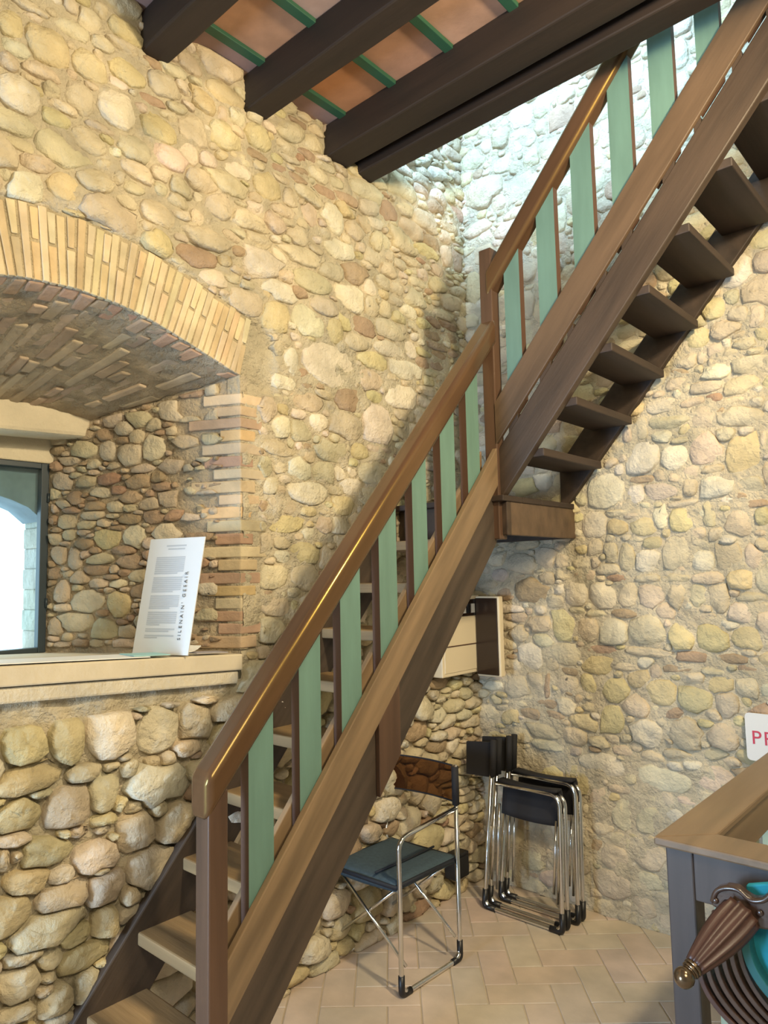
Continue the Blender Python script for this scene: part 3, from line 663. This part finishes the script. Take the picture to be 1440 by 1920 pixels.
for k in range(len(BEAMS)-1):
    y0, y1 = BEAMS[k][1], BEAMS[k+1][0]
    if y1-y0 < 0.1: y0 -= 0.0
    for q in range(len(BX0)):
        x = BX0[q]
        if q: MB().box(x-0.022, x+0.022, y0-0.01, y1+0.01, ZT-0.018, ZT+0.02).build('batten', M_GREENDK, ceil, bevel=0.003)
        tn = (0.36, 0.245, 0.235) if q == 0 else TILE[(k*3+q*2) % 5]
        if (k*7+q*5) % 9 == 4: tn = (0.44, 0.31, 0.29)
        MB().box(x+0.020 if q else -0.1, BX0[q+1]-0.020 if q+1 < len(BX0) else x+0.3, y0-0.01, y1+0.01, ZT, ZT+0.03).build('tile', M_TILE, ceil, tint=ncol(tn, 0.08), bevel=0.002)

# ------------------------------------------------------------------ the staircase
XS, YS = 0.6382, -0.7023
st = thing('staircase', 'steep dark wooden corner staircase with sea green baluster boards', 'staircase', (0.3, -1.5, 0))
def slopeL(x0, x1, y0, y1, zlo, zhi, name, m, bev=0.004, cut0='v', cut1='v', zb0=None):
    """board along the lower flight; zlo and zhi are its heights where y = 0"""
    p = [(x0, y0, max(0.0, zlo+ML*y0)), (x0, y1, zlo+ML*y1), (x0, y1, zhi+ML*y1), (x0, y0, zhi+ML*y0)]
    if zlo+ML*y0 < 0: p = [(x0, y0, 0.0), (x0, -zlo/ML, 0.0)]+p[1:]
    return MB().prism(p, (x1-x0, 0, 0)).build(name, m, st, bevel=bev)
def slopeU(y0, y1, x0, x1, zlo, zhi, name, m, bev=0.004):
    p = [(x0, y0, zlo+MU*x0), (x1, y0, zlo+MU*x1), (x1, y0, zhi+MU*x1), (x0, y0, zhi+MU*x0)]
    return MB().prism(p, (0, y1-y0, 0)).build(name, m, st, bevel=bev)
LZ0 = 2.0675                                            # landing top
# lower flight
slopeL(XS-0.082, XS-0.028, -2.62, YS+0.02, 2.6115, 2.955, 'stringer', M_STR_L, 0.006)
slopeL(0.012, 0.055, -2.60, -0.75, 2.64, 2.95, 'wall_stringer', M_STR_L, 0.006)
slopeL(XS-0.026, XS, -2.24, YS+0.012, 2.8931, 3.071, 'rail_board', M_BRD_L, 0.004)
slopeL(XS-0.095, XS-0.072, -2.24, YS-0.02, 2.93, 3.085, 'rail_board', M_BRD_L, 0.004)
slopeL(XS-0.0275, XS-0.006, -1.545, -1.425, 2.625, 2.889, 'cleat', M_POST, 0.003)
def round_rail(o, w=0.016):
    b = o.modifiers.get('bevel'); b.width = w; b.segments = 6; b.harden_normals = True
    o.data.polygons.foreach_set('use_smooth', [True]*len(o.data.polygons)); o.name = 'handrail'
round_rail(slopeL(XS-0.085, XS+0.014, -2.290, YS+0.02, 3.552, 3.682, 'handrail', M_RAIL_L, 0.01), 0.026)
BAL_L = []
BAL_L += [(-2.114, -2.017), (-1.907, -1.810), (-1.711, -1.608), (-1.502, -1.400), (-1.296, -1.203), (-1.101, -0.997), (-0.902, -0.804)]
for y0, y1 in BAL_L:
    xa, xb = XS-0.069, XS-0.030
    zl0, zl1 = 2.90+ML*y0, 2.90+ML*y1; zt0, zt1 = 3.60+ML*y0, 3.60+ML*y1
    b = MB()
    v = [(xa, y0, zl0), (xb, y0, zl0), (xb, y1, zl1), (xa, y1, zl1), (xa, y0, zt0), (xb, y0, zt0), (xb, y1, zt1), (xa, y1, zt1)]
    b.add(v, [(1, 2, 6, 5), (3, 0, 4, 7)], 0); b.add(v, [(0, 1, 5, 4), (2, 3, 7, 6), (0, 3, 2, 1), (4, 5, 6, 7)], 1)
    b.build('baluster', [M_GREEN, M_BROWNEDGE], st)
# treads of the lower flight: nosing line z = 2.9007 + ML*y
RISE_L = 0.1955
for k in range(1, 11):
    zt = LZ0-RISE_L*k
    if zt < 0.05: break
    yn = (zt-2.9007)/ML
    th = 0.044
    MB().box(-0.015, XS-0.083, yn, yn+0.215, zt-th, zt).build('tread', M_TREAD_X, st, bevel=0.006)
# newel at the foot and at the landing
MB().box(XS-0.062, XS+0.004, -2.280, -2.213, 0.0, 1.10).build('newel_post', M_POST, st, bevel=0.005)
nl = MB().box(XS-0.064, XS+0.002, YS-0.004, YS+0.060, 1.866, 3.26).build('newel_post', M_POST, st, bevel=0.005)
# landing: trimmers and boards
MB().box(XS-0.004, XS+0.028, YS+0.055, -0.01, 1.885, 2.062).build('landing_fascia', M_BRD_U, st, bevel=0.004)
MB().box(0.01, XS+0.03, YS+0.02, YS+0.055, 1.885, 2.04).build('landing_joist', M_STR_U, st, bevel=0.004)
MB().box(0.01, XS, -0.05, -0.01, 1.885, 2.04).build('landing_joist', M_STR_U, st, bevel=0.004)
for q in range(4):
    y0 = YS-0.02+q*0.175
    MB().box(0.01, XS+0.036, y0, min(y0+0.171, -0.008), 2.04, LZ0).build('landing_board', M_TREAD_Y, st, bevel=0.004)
# upper flight
XU1 = 2.55
slopeU(YS+0.014, YS+0.058, XS-0.03, XU1, 1.290, 1.530, 'stringer', M_STR_U, 0.006)
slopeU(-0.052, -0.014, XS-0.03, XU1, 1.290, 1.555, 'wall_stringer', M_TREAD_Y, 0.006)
slopeU(YS-0.004, YS+0.016, XS-0.01, XU1, 1.548, 1.749, 'rail_board', M_BRD_U, 0.004)
slopeU(YS+0.058, YS+0.078, XS-0.01, XU1, 1.640, 1.730, 'rail_board', M_BRD_U, 0.004)
for q in range(12):                                     # spacer blocks that leave the open slit between board and stringer
    x = 0.70+0.145*q+rng.uniform(-0.03, 0.03); w = rng.uniform(0.025, 0.06)
    if x+w > XU1: break
    slopeU(YS+0.016, YS+0.056, x, x+w, 1.526, 1.553, 'spacer', M_STR_U, 0.001)
round_rail(slopeU(YS-0.010, YS+0.074, XS-0.035, XU1, 2.285, 2.428, 'handrail', M_RAIL_U, 0.01), 0.022)
BAL_U = [(.697, .780), (.877, .969), (1.057, 1.155), (1.241, 1.337), (1.421, 1.519), (1.609, 1.700), (1.79, 1.885), (1.97, 2.065), (2.15, 2.245)]
for x0, x1 in BAL_U:
    ya, yb_ = YS+0.018, YS+0.056; v = []
    for (x, y, zz) in ((x0, ya, 1.57), (x1, ya, 1.57), (x1, yb_, 1.57), (x0, yb_, 1.57), (x0, ya, 2.33), (x1, ya, 2.33), (x1, yb_, 2.33), (x0, yb_, 2.33)):
        v.append((x, y, zz+MU*x))
    b = MB(); b.add(v, [(0, 1, 5, 4), (2, 3, 7, 6)], 0); b.add(v, [(1, 2, 6, 5), (3, 0, 4, 7), (0, 3, 2, 1), (4, 5, 6, 7)], 1)
    b.build('baluster', [M_GREEN, M_BROWNEDGE], st)
for k in range(1, 11):
    zt = LZ0+0.2035*k; xb = 0.848+(k-1)*0.1712
    if xb > XU1: break
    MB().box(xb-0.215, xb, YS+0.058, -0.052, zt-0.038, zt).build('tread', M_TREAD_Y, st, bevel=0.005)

# ------------------------------------------------------------------ director's chair
def corner_cap(b, p, d1, d2, r, mi): b.tube(fillet([Vector(p)+Vector(d1), p, Vector(p)+Vector(d2)], 0.035), r, 10, mi)
def make_chair(A, wv, dv, label):
    """A: front right foot, wv: unit to the left, dv: unit to the back"""
    A = Vector(A); wv = Vector(wv); dv = Vector(dv); up = Vector((0, 0, 1)); WD, DP = 0.415, 0.385
    t = thing('folding_chair', label, 'chair', A)
    r = 0.0105; back = []
    for sgn, o in (('r', A), ('l', A+wv*WD)):
        b = MB(); z0 = r
        f = o+up*z0; k = o+dv*DP+up*z0
        loop = fillet([o+dv*DP+up*0.655, o+dv*0.0+up*0.62, f, k, o+dv*(DP+0.0)+up*0.845], 0.055, 6)
        b.tube(loop, r, 10); b.build('side_frame', M_CHROME, t, True)
        b = MB(); b.tube(fillet([f+up*0.075, f, f+dv*0.055], 0.02), r*1.35, 10)
        b.build('corner_shoe', M_BLACK, t, True)
        b = MB(); b.tube(fillet([k+up*0.075, k, k-dv*0.055], 0.02), r*1.35, 10)
        b.build('corner_shoe', M_BLACK, t, True)
    R0 = A; L0 = A+wv*WD
    for nm, d in (('front', 0.03), ('rear', DP-0.03)):
        b = MB(); b.tube([R0+dv*d+up*0.11, R0+dv*d+wv*(WD*0.97)+up*0.43], 0.007, 8); b.build('cross_brace', M_CHROME, t, True)
        b = MB(); b.tube([L0+dv*(d+0.016)+up*0.11, L0+dv*(d+0.016)-wv*(WD*0.97)+up*0.43], 0.007, 8); b.build('cross_brace', M_CHROME, t, True)
    for sgn, o in ((1, R0), (-1, L0)):
        b = MB(); b.tube([o+dv*0.05+wv*0.03*sgn+up*0.43, o+dv*(DP)+wv*0.03*sgn+up*0.43], 0.007, 8); b.build('seat_rail', M_CHROME, t, True)
    # seat cushion
    n = 14; V = []; F = []
    for i in range(n+1):
        for j in range(n+1):
            u, v = i/n, j/n; e = min(u, 1-u, v, 1-v); puff = 0.016*(1-math.exp(-e*14))
            p = R0+wv*(0.015+(WD-0.03)*u)+dv*(-0.01+(DP+0.03)*v)+up*(0.440+puff-0.008*math.sin(PI*u))
            V.append(p)
    m_ = (n+1)**2
    V += [Vector(p)-up*0.028-up*0.0 for p in V[:m_]]
    for i in range(n):
        for j in range(n):
            a = i*(n+1)+j; F.append((a, a+1, a+n+2, a+n+1)); a += m_; F.append((a, a+n+1, a+n+2, a+1))
    ed = [i*(n+1) for i in range(n+1)]+[n*(n+1)+j for j in range(1, n+1)]+[i*(n+1)+n for i in range(n-1, -1, -1)]+[j for j in range(n-1, 0, -1)]
    for q in range(len(ed)): a, b_ = ed[q], ed[(q+1) % len(ed)]; F.append((a, b_, b_+m_, a+m_))
    mesh_obj('seat', V, F, M_CLOTH, t, True)
    b = MB(); E_ = [R0+wv*(0.015+(WD-0.03)*u)+dv*(-0.01+(DP+0.03)*v)+up*0.428 for u, v in ((0, 0), (1, 0), (1, 1), (0, 1))]
    b.tube(E_, 0.010, 8, closed=True); b.build('seat_piping', M_PIPE, t, True)
    b = MB(); b.tube([R0+wv*0.13+dv*0.0+up*0.459, R0+wv*0.13+dv*(DP*0.5)+up*0.4545, R0+wv*0.13+dv*DP+up*0.459], 0.005, 6); b.build('seat_strap', M_PIPE, t, True)
    # back sling of smoky net with black sleeves
    V = []; F = []; n = 12
    for side_ in (0, 1):
        for i in range(n+1):
            u = i/n
            for zz in (0.675, 0.835):
                V.append(R0+wv*(WD*u)+dv*(DP+0.012+0.03*math.sin(PI*u)+0.003*side_)+up*zz)
    h_ = 2*(n+1)
    for i in range(n): F.append((2*i, 2*i+2, 2*i+3, 2*i+1)); F.append((h_+2*i, h_+2*i+1, h_+2*i+3, h_+2*i+2))
    mesh_obj('back_sling', V, F, M_NET, t, True)
    for zz in (0.675, 0.835):
        b = MB(); b.tube([R0+wv*(WD*i/n)+dv*(DP+0.0135+0.03*math.sin(PI*i/n))+up*zz for i in range(n+1)], 0.004, 6); b.build('sling_hem', M_BLACKCLOTH, t, True)
    for o in (R0, L0):
        b = MB(); b.tube([o+dv*DP+up*0.67, o+dv*DP+up*0.838], 0.0165, 12); b.build('back_sleeve', M_BLACKCLOTH, t, True)
    return t
wv = Vector((-0.9965, -0.035, 0)).normalized(); dv = Vector((0.035, 0.9965, 0)).normalized()
make_chair((0.408, -1.195, 0), wv, dv, 'open chrome folding armchair with slate blue seat and smoky net back under the stairs')

# ------------------------------------------------------------------ folded chairs leaning on the wall
def folded_chair(y0, dx, label, top, sling_dz=0.0):
    t = thing('folded_chair', label, 'chair', (0.22+dx, y0, 0), 'chrome folding chairs folded flat against the wall')
    r = 0.0105; lean = 0.055
    def P(x, z, k): return Vector((0.225+dx+x, y0+k*0.052+lean*z, z))
    for k in (0, 1):
        dz = top-0.012*k
        lp = fillet([P(0.075, dz, k), P(0.435, dz, k), P(0.440, 0.012, k), P(0.0, 0.012, k), P(0.055, 0.83, k)], 0.055, 6)
        b = MB(); b.tube(lp, r, 10); b.build('side_frame', M_CHROME, t, True)
        b = MB(); b.tube(fillet([P(0.440, 0.095, k), P(0.440, 0.012, k), P(0.375, 0.012, k)], 0.02), r*1.4, 10); b.build('corner_shoe', M_BLACK, t, True)
        b = MB(); b.tube(fillet([P(0.006, 0.095, k), P(0.0, 0.012, k), P(0.065, 0.012, k)], 0.02), r*1.4, 10); b.build('corner_shoe', M_BLACK, t, True)
        b = MB(); b.tube([P(0.052, 0.66, k), P(0.058, 0.84, k)], 0.017, 10); b.build('back_sleeve', M_BLACKCLOTH, t, True)
    for x, z0, z1 in ((0.405, 0.12, 0.56), (0.03, 0.14, 0.5), (0.06, 0.10, 0.52), (0.385, 0.16, 0.50)):
        b = MB(); b.tube([P(x, z0, 0.45), P(x+0.015, z1, 0.55)], 0.007, 8); b.build('cross_brace', M_CHROME, t, True)
    # seat cloth folded between the frames, hanging as a loop
    V = []; F = []; n = 10; m = 8
    for i in range(n+1):
        for j in range(m+1):
            a = j/m; x = 0.085+0.335*i/n
            if a < 0.3: zz = top+0.012; k = -0.12+a/0.3*1.15
            else: zz = top+0.012-(a-0.3)/0.7*0.165; k = 1.03-(a-0.3)/0.7*0.45
            V.append(P(x, zz-0.01*math.sin(PI*i/n), k))
    for i in range(n):
        for j in range(m): q = i*(m+1)+j; F.append((q, q+1, q+m+2, q+m+1))
    o = mesh_obj('seat_cloth', V, F, M_BLACKCLOTH, t, True); s = o.modifiers.new('s', 'SOLIDIFY'); s.thickness = 0.012
    # folded back sling: sticks out beyond the rear uprights
    z0, z1 = 0.635+sling_dz, 0.815+sling_dz
    p = [P(-0.135, z0, 0.5), P(0.050, z0+0.012, 0.2), P(0.050, z1+0.012, 0.2), P(-0.135, z1-0.01, 0.5)]
    MB().prism(p, (0, 0.012, 0)).build('back_sling', M_BLACKCLOTH, t, bevel=0.004)
    return t
folded_chair(-0.325, 0.0, 'front chair of the folded chrome stack beside the corner', 0.628)
folded_chair(-0.195, 0.015, 'rear folded chrome chair of the stack touching the wall', 0.652, 0.005)

# ------------------------------------------------------------------ small wall cabinet, black box, sign
cb = thing('electric_cabinet', 'small cream electric cabinet with smoked door standing open near the corner', 'cabinet', (0.03, -0.25, 1.3))
MB().box(0.03, 0.10, -0.46, -0.10, 1.165, 1.59).build('body', M_CREAM, cb, bevel=0.006)
MB().box(0.098, 0.104, -0.44, -0.12, 1.185, 1.47).build('inner_panel', M_CREAM, cb, bevel=0.002)
MB().box(0.098, 0.104, -0.42, -0.13, 1.478, 1.57).build('breaker_window', M_SMOKE, cb, bevel=0.002)
for q in range(6): MB().box(0.103, 0.112, -0.40+q*0.042, -0.372+q*0.042, 1.495, 1.545).build('breaker_switch', M_WHITE if q % 2 else M_BLACK, cb, bevel=0.001)
MB().box(0.103, 0.108, -0.43, -0.13, 1.322, 1.327).build('panel_seam', M_BROWNEDGE, cb)
dr = MB().box(0.106, 0.262, -0.150, -0.105, 1.145, 1.585).build('door', M_CREAM, cb, bevel=0.008)
MB().box(0.112, 0.252, -0.158, -0.150, 1.155, 1.575).build('smoked_panel', M_SMOKE, dr, bevel=0.003)
bx = tag(MB().box(0.03, 0.105, -0.40, -0.28, 0.12, 0.245).build('socket_box', M_BLACK, None, bevel=0.006, origin=(0.06, -0.34, 0.12)), 'small black socket box low on the wall behind the open chair', 'socket')
MB().box(0.105, 0.110, -0.385, -0.295, 0.135, 0.23).build('cover', M_BLACK, bx, bevel=0.002)

def text_obj(body, size, mtx, m, parent, name='lettering', ext=0.0006, space=1.0):
    cu = bpy.data.curves.new(name, 'FONT'); cu.body = body; cu.size = size; cu.extrude = ext; cu.materials.append(m); cu.space_character = space
    tmp = bpy.data.objects.new(name, cu); C.objects.link(tmp); dg = bpy.context.evaluated_depsgraph_get()
    me = bpy.data.meshes.new_from_object(tmp.evaluated_get(dg)); bpy.data.objects.remove(tmp)
    o = bpy.data.objects.new(name, me); C.objects.link(o); o.parent = parent
    o.matrix_local = Matrix.Translation(-world_loc(parent)) @ mtx; return o
sx = ony(1411, 1333, -0.05)
sg = thing('sign', 'white plastic notice with red capital letters at the right edge', 'sign', (1.55, -0.045, 0.97))
b = MB(); x0, x1, z0, z1, rr = 1.452, 1.80, 0.872, 1.076, 0.018
poly = []
for cx_, cz_, a0 in ((x1-rr, z1-rr, 0), (x0+rr, z1-rr, 90), (x0+rr, z0+rr, 180), (x1-rr, z0+rr, 270)):
    for q in range(5): a = math.radians(a0+22.5*q); poly.append((cx_+rr*math.cos(a), -0.050, cz_+rr*math.sin(a)))
b.prism(poly, (0, 0.006, 0)).build('plate', M_WHITE, sg)
for q, (xx, zz) in enumerate(((x0+0.03, z1-0.02), (x1-0.03, z0+0.02))): MB().box(xx-0.004, xx+0.004, -0.046, -0.01, zz-0.004, zz+0.004).build('fixing', M_STEEL, sg)
for ch_, dx_ in (('P', 0.0), ('R', 0.048)): text_obj(ch_, 0.083, Matrix.Translation((x0+0.022+dx_, -0.0512, 0.944)) @ Matrix.Rotation(PI/2, 4, 'X'), M_RED, sg, name='letter')

# ------------------------------------------------------------------ board and leaflets on the sill
szb = sill_z(-1.9)
BR = Vector(onz(352, 1228, szb+0.012)); wdir = Vector((0.956, 0.29, 0)).normalized(); lean = Vector((-0.29, 0.956, 0)).normalized()
la = math.radians(9); upv = (Vector((0, 0, 1))*math.cos(la)+lean*math.sin(la)).normalized(); nrm = wdir.cross(upv).normalized()
q_ = Matrix.Rotation(math.radians(3.0), 3, nrm); wdir_f = wdir; upv = (q_ @ upv) if (q_ @ upv).dot(wdir) > 0 else (q_.transposed() @ upv)
BW, BH = 0.275, 0.455
BL = BR-wdir*BW; BL.z = BR.z = sill_z(BR.y)+0.006
bd = thing('info_board', 'white printed board with grey text leaning in the window recess', 'board', BL)
MB().prism([BL, BR, BR+upv*BH, BL+upv*BH], -nrm*0.005).build('panel', M_WHITE, bd, bevel=0.001)
def bpt(u, v, d=0.0008): return BL+wdir*u+upv*v+nrm*d
b = MB()
v = BH-0.075; para = [9, 8, 7, 7, 2, 2]
for n_ in para:
    for q in range(n_):
        ln = 0.145 if q < n_-1 else rng.uniform(0.06, 0.13)
        b.add([bpt(0.048, v), bpt(0.048+ln, v), bpt(0.048+ln, v-0.0052), bpt(0.048, v-0.0052)], [(0, 3, 2, 1)[::-1]]); v -= 0.0079
    v -= 0.009
o = b.build('printed_text', M_GREYPRINT, bd); o['kind'] = 'stuff'
b = MB()
for q, (a0, a1) in enumerate(((0.09, 0.19), (0.10, 0.185))):
    b.add([bpt(a0, BH-0.028-q*0.013), bpt(a1, BH-0.028-q*0.013), bpt(a1, BH-0.034-q*0.013), bpt(a0, BH-0.034-q*0.013)], [(0, 1, 2, 3)])
b.build('printed_heading', M_GREYPRINT, bd)
mt = Matrix(((upv.x, -wdir.x, nrm.x, 0), (upv.y, -wdir.y, nrm.y, 0), (upv.z, -wdir.z, nrm.z, 0), (0, 0, 0, 1)))
p0 = bpt(0.228, 0.055, 0.0012)
text_obj("SILENAIN' GESAIR", 0.021, Matrix.Translation(p0) @ mt, M_INK, bd, space=1.62)['kind'] = 'stuff'
def leaflet(x, y, w, d, ang, col, label, lift=0.0, curl=0.0):
    m = mat('leaflet_paper', col, 0.6); c, s = math.cos(ang), math.sin(ang); V = []; n = 5
    for i in range(n+1):
        for j in (0, 1):
            u = (i/n-0.5)*w; v = (j-0.5)*d; yy = y+u*c+v*s*-1*-1 if False else y+u*c-v*s; xx = x+u*s+v*c
            V.append((xx, yy, sill_z(yy)+0.004+lift+curl*(i/n)**3))
    F = [(2*i, 2*i+1, 2*i+3, 2*i+2) for i in range(n)]
    o = mesh_obj('leaflet', V, F, m, None, origin=(x, y, sill_z(y))); s_ = o.modifiers.new('s', 'SOLIDIFY'); s_.thickness = 0.003; s_.offset = 1
    tag(o, label, 'leaflet', 'leaflets on the sill'); return o
leaflet(-0.06, -2.42, 0.62, 0.17, 0.02, (0.86, 0.87, 0.87), 'large white sheet lying on the sill at the left edge')
leaflet(-0.045, -2.09, 0.14, 0.13, 0.1, (0.35, 0.62, 0.64), 'pale turquoise leaflet on the sill left of the board', 0.004)
leaflet(-0.03, -1.935, 0.10, 0.09, -0.35, (0.88, 0.88, 0.86), 'small curled white leaflet at the foot of the board', 0.010, 0.02)
leaflet(-0.03, -1.83, 0.14, 0.09, 0.06, (0.42, 0.40, 0.45), 'grey folded leaflet lying under the right foot of the board', 0.002)

# ------------------------------------------------------------------ guard rail at the right
gr = thing('guard_rail', 'brown wooden guard rail corner with mitred cap and pale green boards', 'railing', (1.70, -1.5, 0))
GX, GY, GZ = 1.640, -1.548, 1.0
cw = 0.125
MB().prism([(GX-0.012, GY-0.012, GZ-0.022), (3.3, GY-0.012, GZ-0.022), (3.3, GY+cw-0.012, GZ-0.022), (GX+cw-0.012, GY+cw-0.012, GZ-0.022)], (0, 0, 0.022)).build('cap_rail', M_GUARDTOP, gr, bevel=0.005)
MB().prism([(GX-0.012, GY-0.012, GZ-0.022), (GX-0.012, -0.05, GZ-0.022), (GX+cw-0.012, -0.05, GZ-0.022), (GX+cw-0.012, GY+cw-0.012, GZ-0.022)], (0, 0, 0.022)).build('cap_rail', M_GUARDTOP, gr, bevel=0.005)
MB().box(GX+0.012, GX+0.082, GY+0.006, GY+0.076, 0, GZ-0.022).build('post', M_GUARD, gr, bevel=0.004)
MB().box(GX+0.03, GX+0.085, -0.13, -0.06, 0, GZ-0.022).build('post', M_GUARD, gr, bevel=0.004)
MB().box(GX+0.082, 3.2, GY+0.008, GY+0.034, GZ-0.145, GZ-0.022).build('apron', M_GUARD, gr, bevel=0.003)
MB().box(GX+0.082, 3.2, GY+0.060, GY+0.078, GZ-0.145, GZ-0.022).build('apron', M_GUARD, gr, bevel=0.003)
MB().box(GX+0.085, GX+0.105, GY+0.076, -0.13, GZ-0.13, GZ-0.022).build('apron', M_GUARDTOP, gr, bevel=0.003)
for q in range(7):
    x = GX+0.118+q*0.20
    MB().box(x, x+0.09, GY+0.036, GY+0.058, 0.08, GZ-0.03).build('board', M_PALEGREEN, gr, bevel=0.002)
for q in range(5):
    y = GY+0.30+q*0.21
    MB().box(GX+0.060, GX+0.083, y, y+0.09, 0.08, GZ-0.03).build('board', M_PALEGREEN, gr, bevel=0.002)
MB().box(GX+0.082, 3.2, GY+0.02, GY+0.07, 0.04, 0.11).build('bottom_rail', M_GUARD, gr, bevel=0.003)
MB().box(GX+0.03, GX+0.08, GY+0.076, -0.13, 0.04, 0.11).build('bottom_rail', M_GUARD, gr, bevel=0.003)

# ------------------------------------------------------------------ carved slatted armchair in front of it
ac = thing('carved_armchair', 'carved walnut scissor armchair with curved slats and teal velvet at bottom right', 'chair', (1.95, -1.72, 0))
ball = Vector(onz(1283, 1833, 0.80)); rear = Vector(ony(1392, 1712, -1.64))
ax = (rear-ball).normalized(); s1 = ax.cross(Vector((0, 0, 1))).normalized(); s2 = s1.cross(ax).normalized()
MB().sphere(ball, 0.0225, nu=24, nv=14).build('ball_finial', M_BRASS, ac, True)
b = MB()
for q, rr in enumerate((0.0165, 0.020, 0.0165, 0.021, 0.018)): b.tube([ball+ax*(0.017+q*0.004), ball+ax*(0.0205+q*0.004)], rr, 18)
b.build('finial_collar', M_BRASS, ac, True)
V = []; F = []; n = 16; seg = 60; LN = (rear-ball).length
for i in range(n+1):
    t = i/n; rad = 0.021+0.030*math.sin(min(1, t*1.15)*PI*0.55) if t < 0.9 else 0.047-0.05*(t-0.9)
    rad = 0.022+0.022*math.sin(PI*min(t, 0.95)*0.62)
    for k in range(seg):
        a = 2*PI*k/seg; rr = rad*(1-0.20*abs(math.sin(a*5)))
        V.append(ball+ax*(0.036+(LN-0.036)*t)+(s1*math.cos(a)+s2*math.sin(a))*rr)
for i in range(n):
    for k in range(seg): F.append((i*seg+k, i*seg+(k+1) % seg, (i+1)*seg+(k+1) % seg, (i+1)*seg+k))
F += [tuple(range(seg))[::-1], tuple(range(n*seg, (n+1)*seg))]
mesh_obj('arm', V, F, M_REDWOOD, ac, True)
def ribbon(pts, y, hw, d, name, m, k=1.0):
    """a bent slat following image-traced points in the plane at depth y, with real thickness"""
    P = [ony(px, py, y) for px, py in pts]; P = np.array(P)
    tt = np.linspace(0, 1, len(P)); t2 = np.linspace(0, 1, 18)
    c = [np.polyfit(tt, P[:, i], 2) for i in range(3)]; Q = np.stack([np.polyval(cc, t2) for cc in c], 1)
    V = []; F = []
    for i, q in enumerate(Q):
        tg = Q[min(i+1, 17)]-Q[max(i-1, 0)]; tg /= np.linalg.norm(tg); n_ = np.array([tg[2], 0, -tg[0]])
        for a, bb in ((-1, 0), (1, 0), (1, 1), (-1, 1)): V.append(q+n_*hw*a+np.array([0, d*bb, 0]))
    for i in range(17):
        for c_ in range(4): p = i*4; F.append((p+c_, p+(c_+1) % 4, p+4+(c_+1) % 4, p+4+c_))
    F += [(3, 2, 1, 0), (68, 69, 70, 71)]
    return mesh_obj(name, V, [f[::-1] for f in F], m, ac, bevel=0.002)
for q in range(6):
    o_x = q*14.5
    ribbon([(1312+o_x, 1800-q*9), (1322+o_x*1.05, 1850-q*6), (1362+o_x*1.08, 1915-q*4), (1450+o_x, 1985-q*4)], -1.655+q*0.004, 0.0062, 0.05, 'slat', M_CARVED if q else M_REDWOOD)
# teal seat cloth and seat rim
ribbon([(1398, 1735), (1402, 1790), (1425, 1845), (1480, 1900)], -1.650, 0.010, 0.05, 'seat_rim', mat('dark_teal_edge', (0.01, 0.10, 0.11), 0.6))
P = [(1396, 1725), (1400, 1780), (1420, 1830), (1455, 1870), (1540, 1900), (1560, 1725)]
MB().prism([ony(px, py, -1.615) for px, py in P], (0, 0.02, 0)).build('seat_cloth', M_TEAL, ac, bevel=0.004)
P = [(1398, 1660), (1400, 1690), (1470, 1700), (1470, 1655)]
MB().prism([ony(px, py, -1.600) for px, py in P], (0, 0.02, 0)).build('back_cloth', M_TEAL, ac, bevel=0.004)
# carved crest: scroll outline with thickness
P = [(1332,1697),(1333,1676),(1345,1664),(1362,1660),(1382,1663),(1398,1676),(1412,1685),(1428,1684),(1438,1676),(1450,1668),(1470,1672),(1500,1690),(1500,1742),(1470,1746),(1440,1745),(1412,1741),(1398,1730),(1396,1716),(1378,1708),(1358,1704),(1345,1706)]
MB().prism([ony(px, py, -1.640) for px, py in P], (0, 0.028, 0)).build('carved_crest', M_CARVED, ac, bevel=0.006)
b = MB(); b.tube(fillet([ony(px, py, -1.642) for px, py in [(1336,1690),(1342,1670),(1362,1664),(1386,1668),(1406,1690),(1432,1690),(1450,1672),(1490,1690)]], 0.02), 0.006, 8)
b.build('crest_moulding', M_CARVED, ac, True)
for px, py in ((1341, 1689), (1377, 1693), (1425, 1712), (1340, 1712)):
    c = ony(px, py, -1.643); MB().sphere(c, 0.0075, (1, 0.6, 1), 10, 6).build('rosette', M_CARVED, ac, True)
MB().box(1.93, 1.975, -1.66, -1.60, 0.0, 0.62).build('leg', M_CARVED, ac, bevel=0.006)
MB().box(2.25, 2.295, -1.66, -1.60, 0.0, 0.62).build('leg', M_CARVED, ac, bevel=0.006)
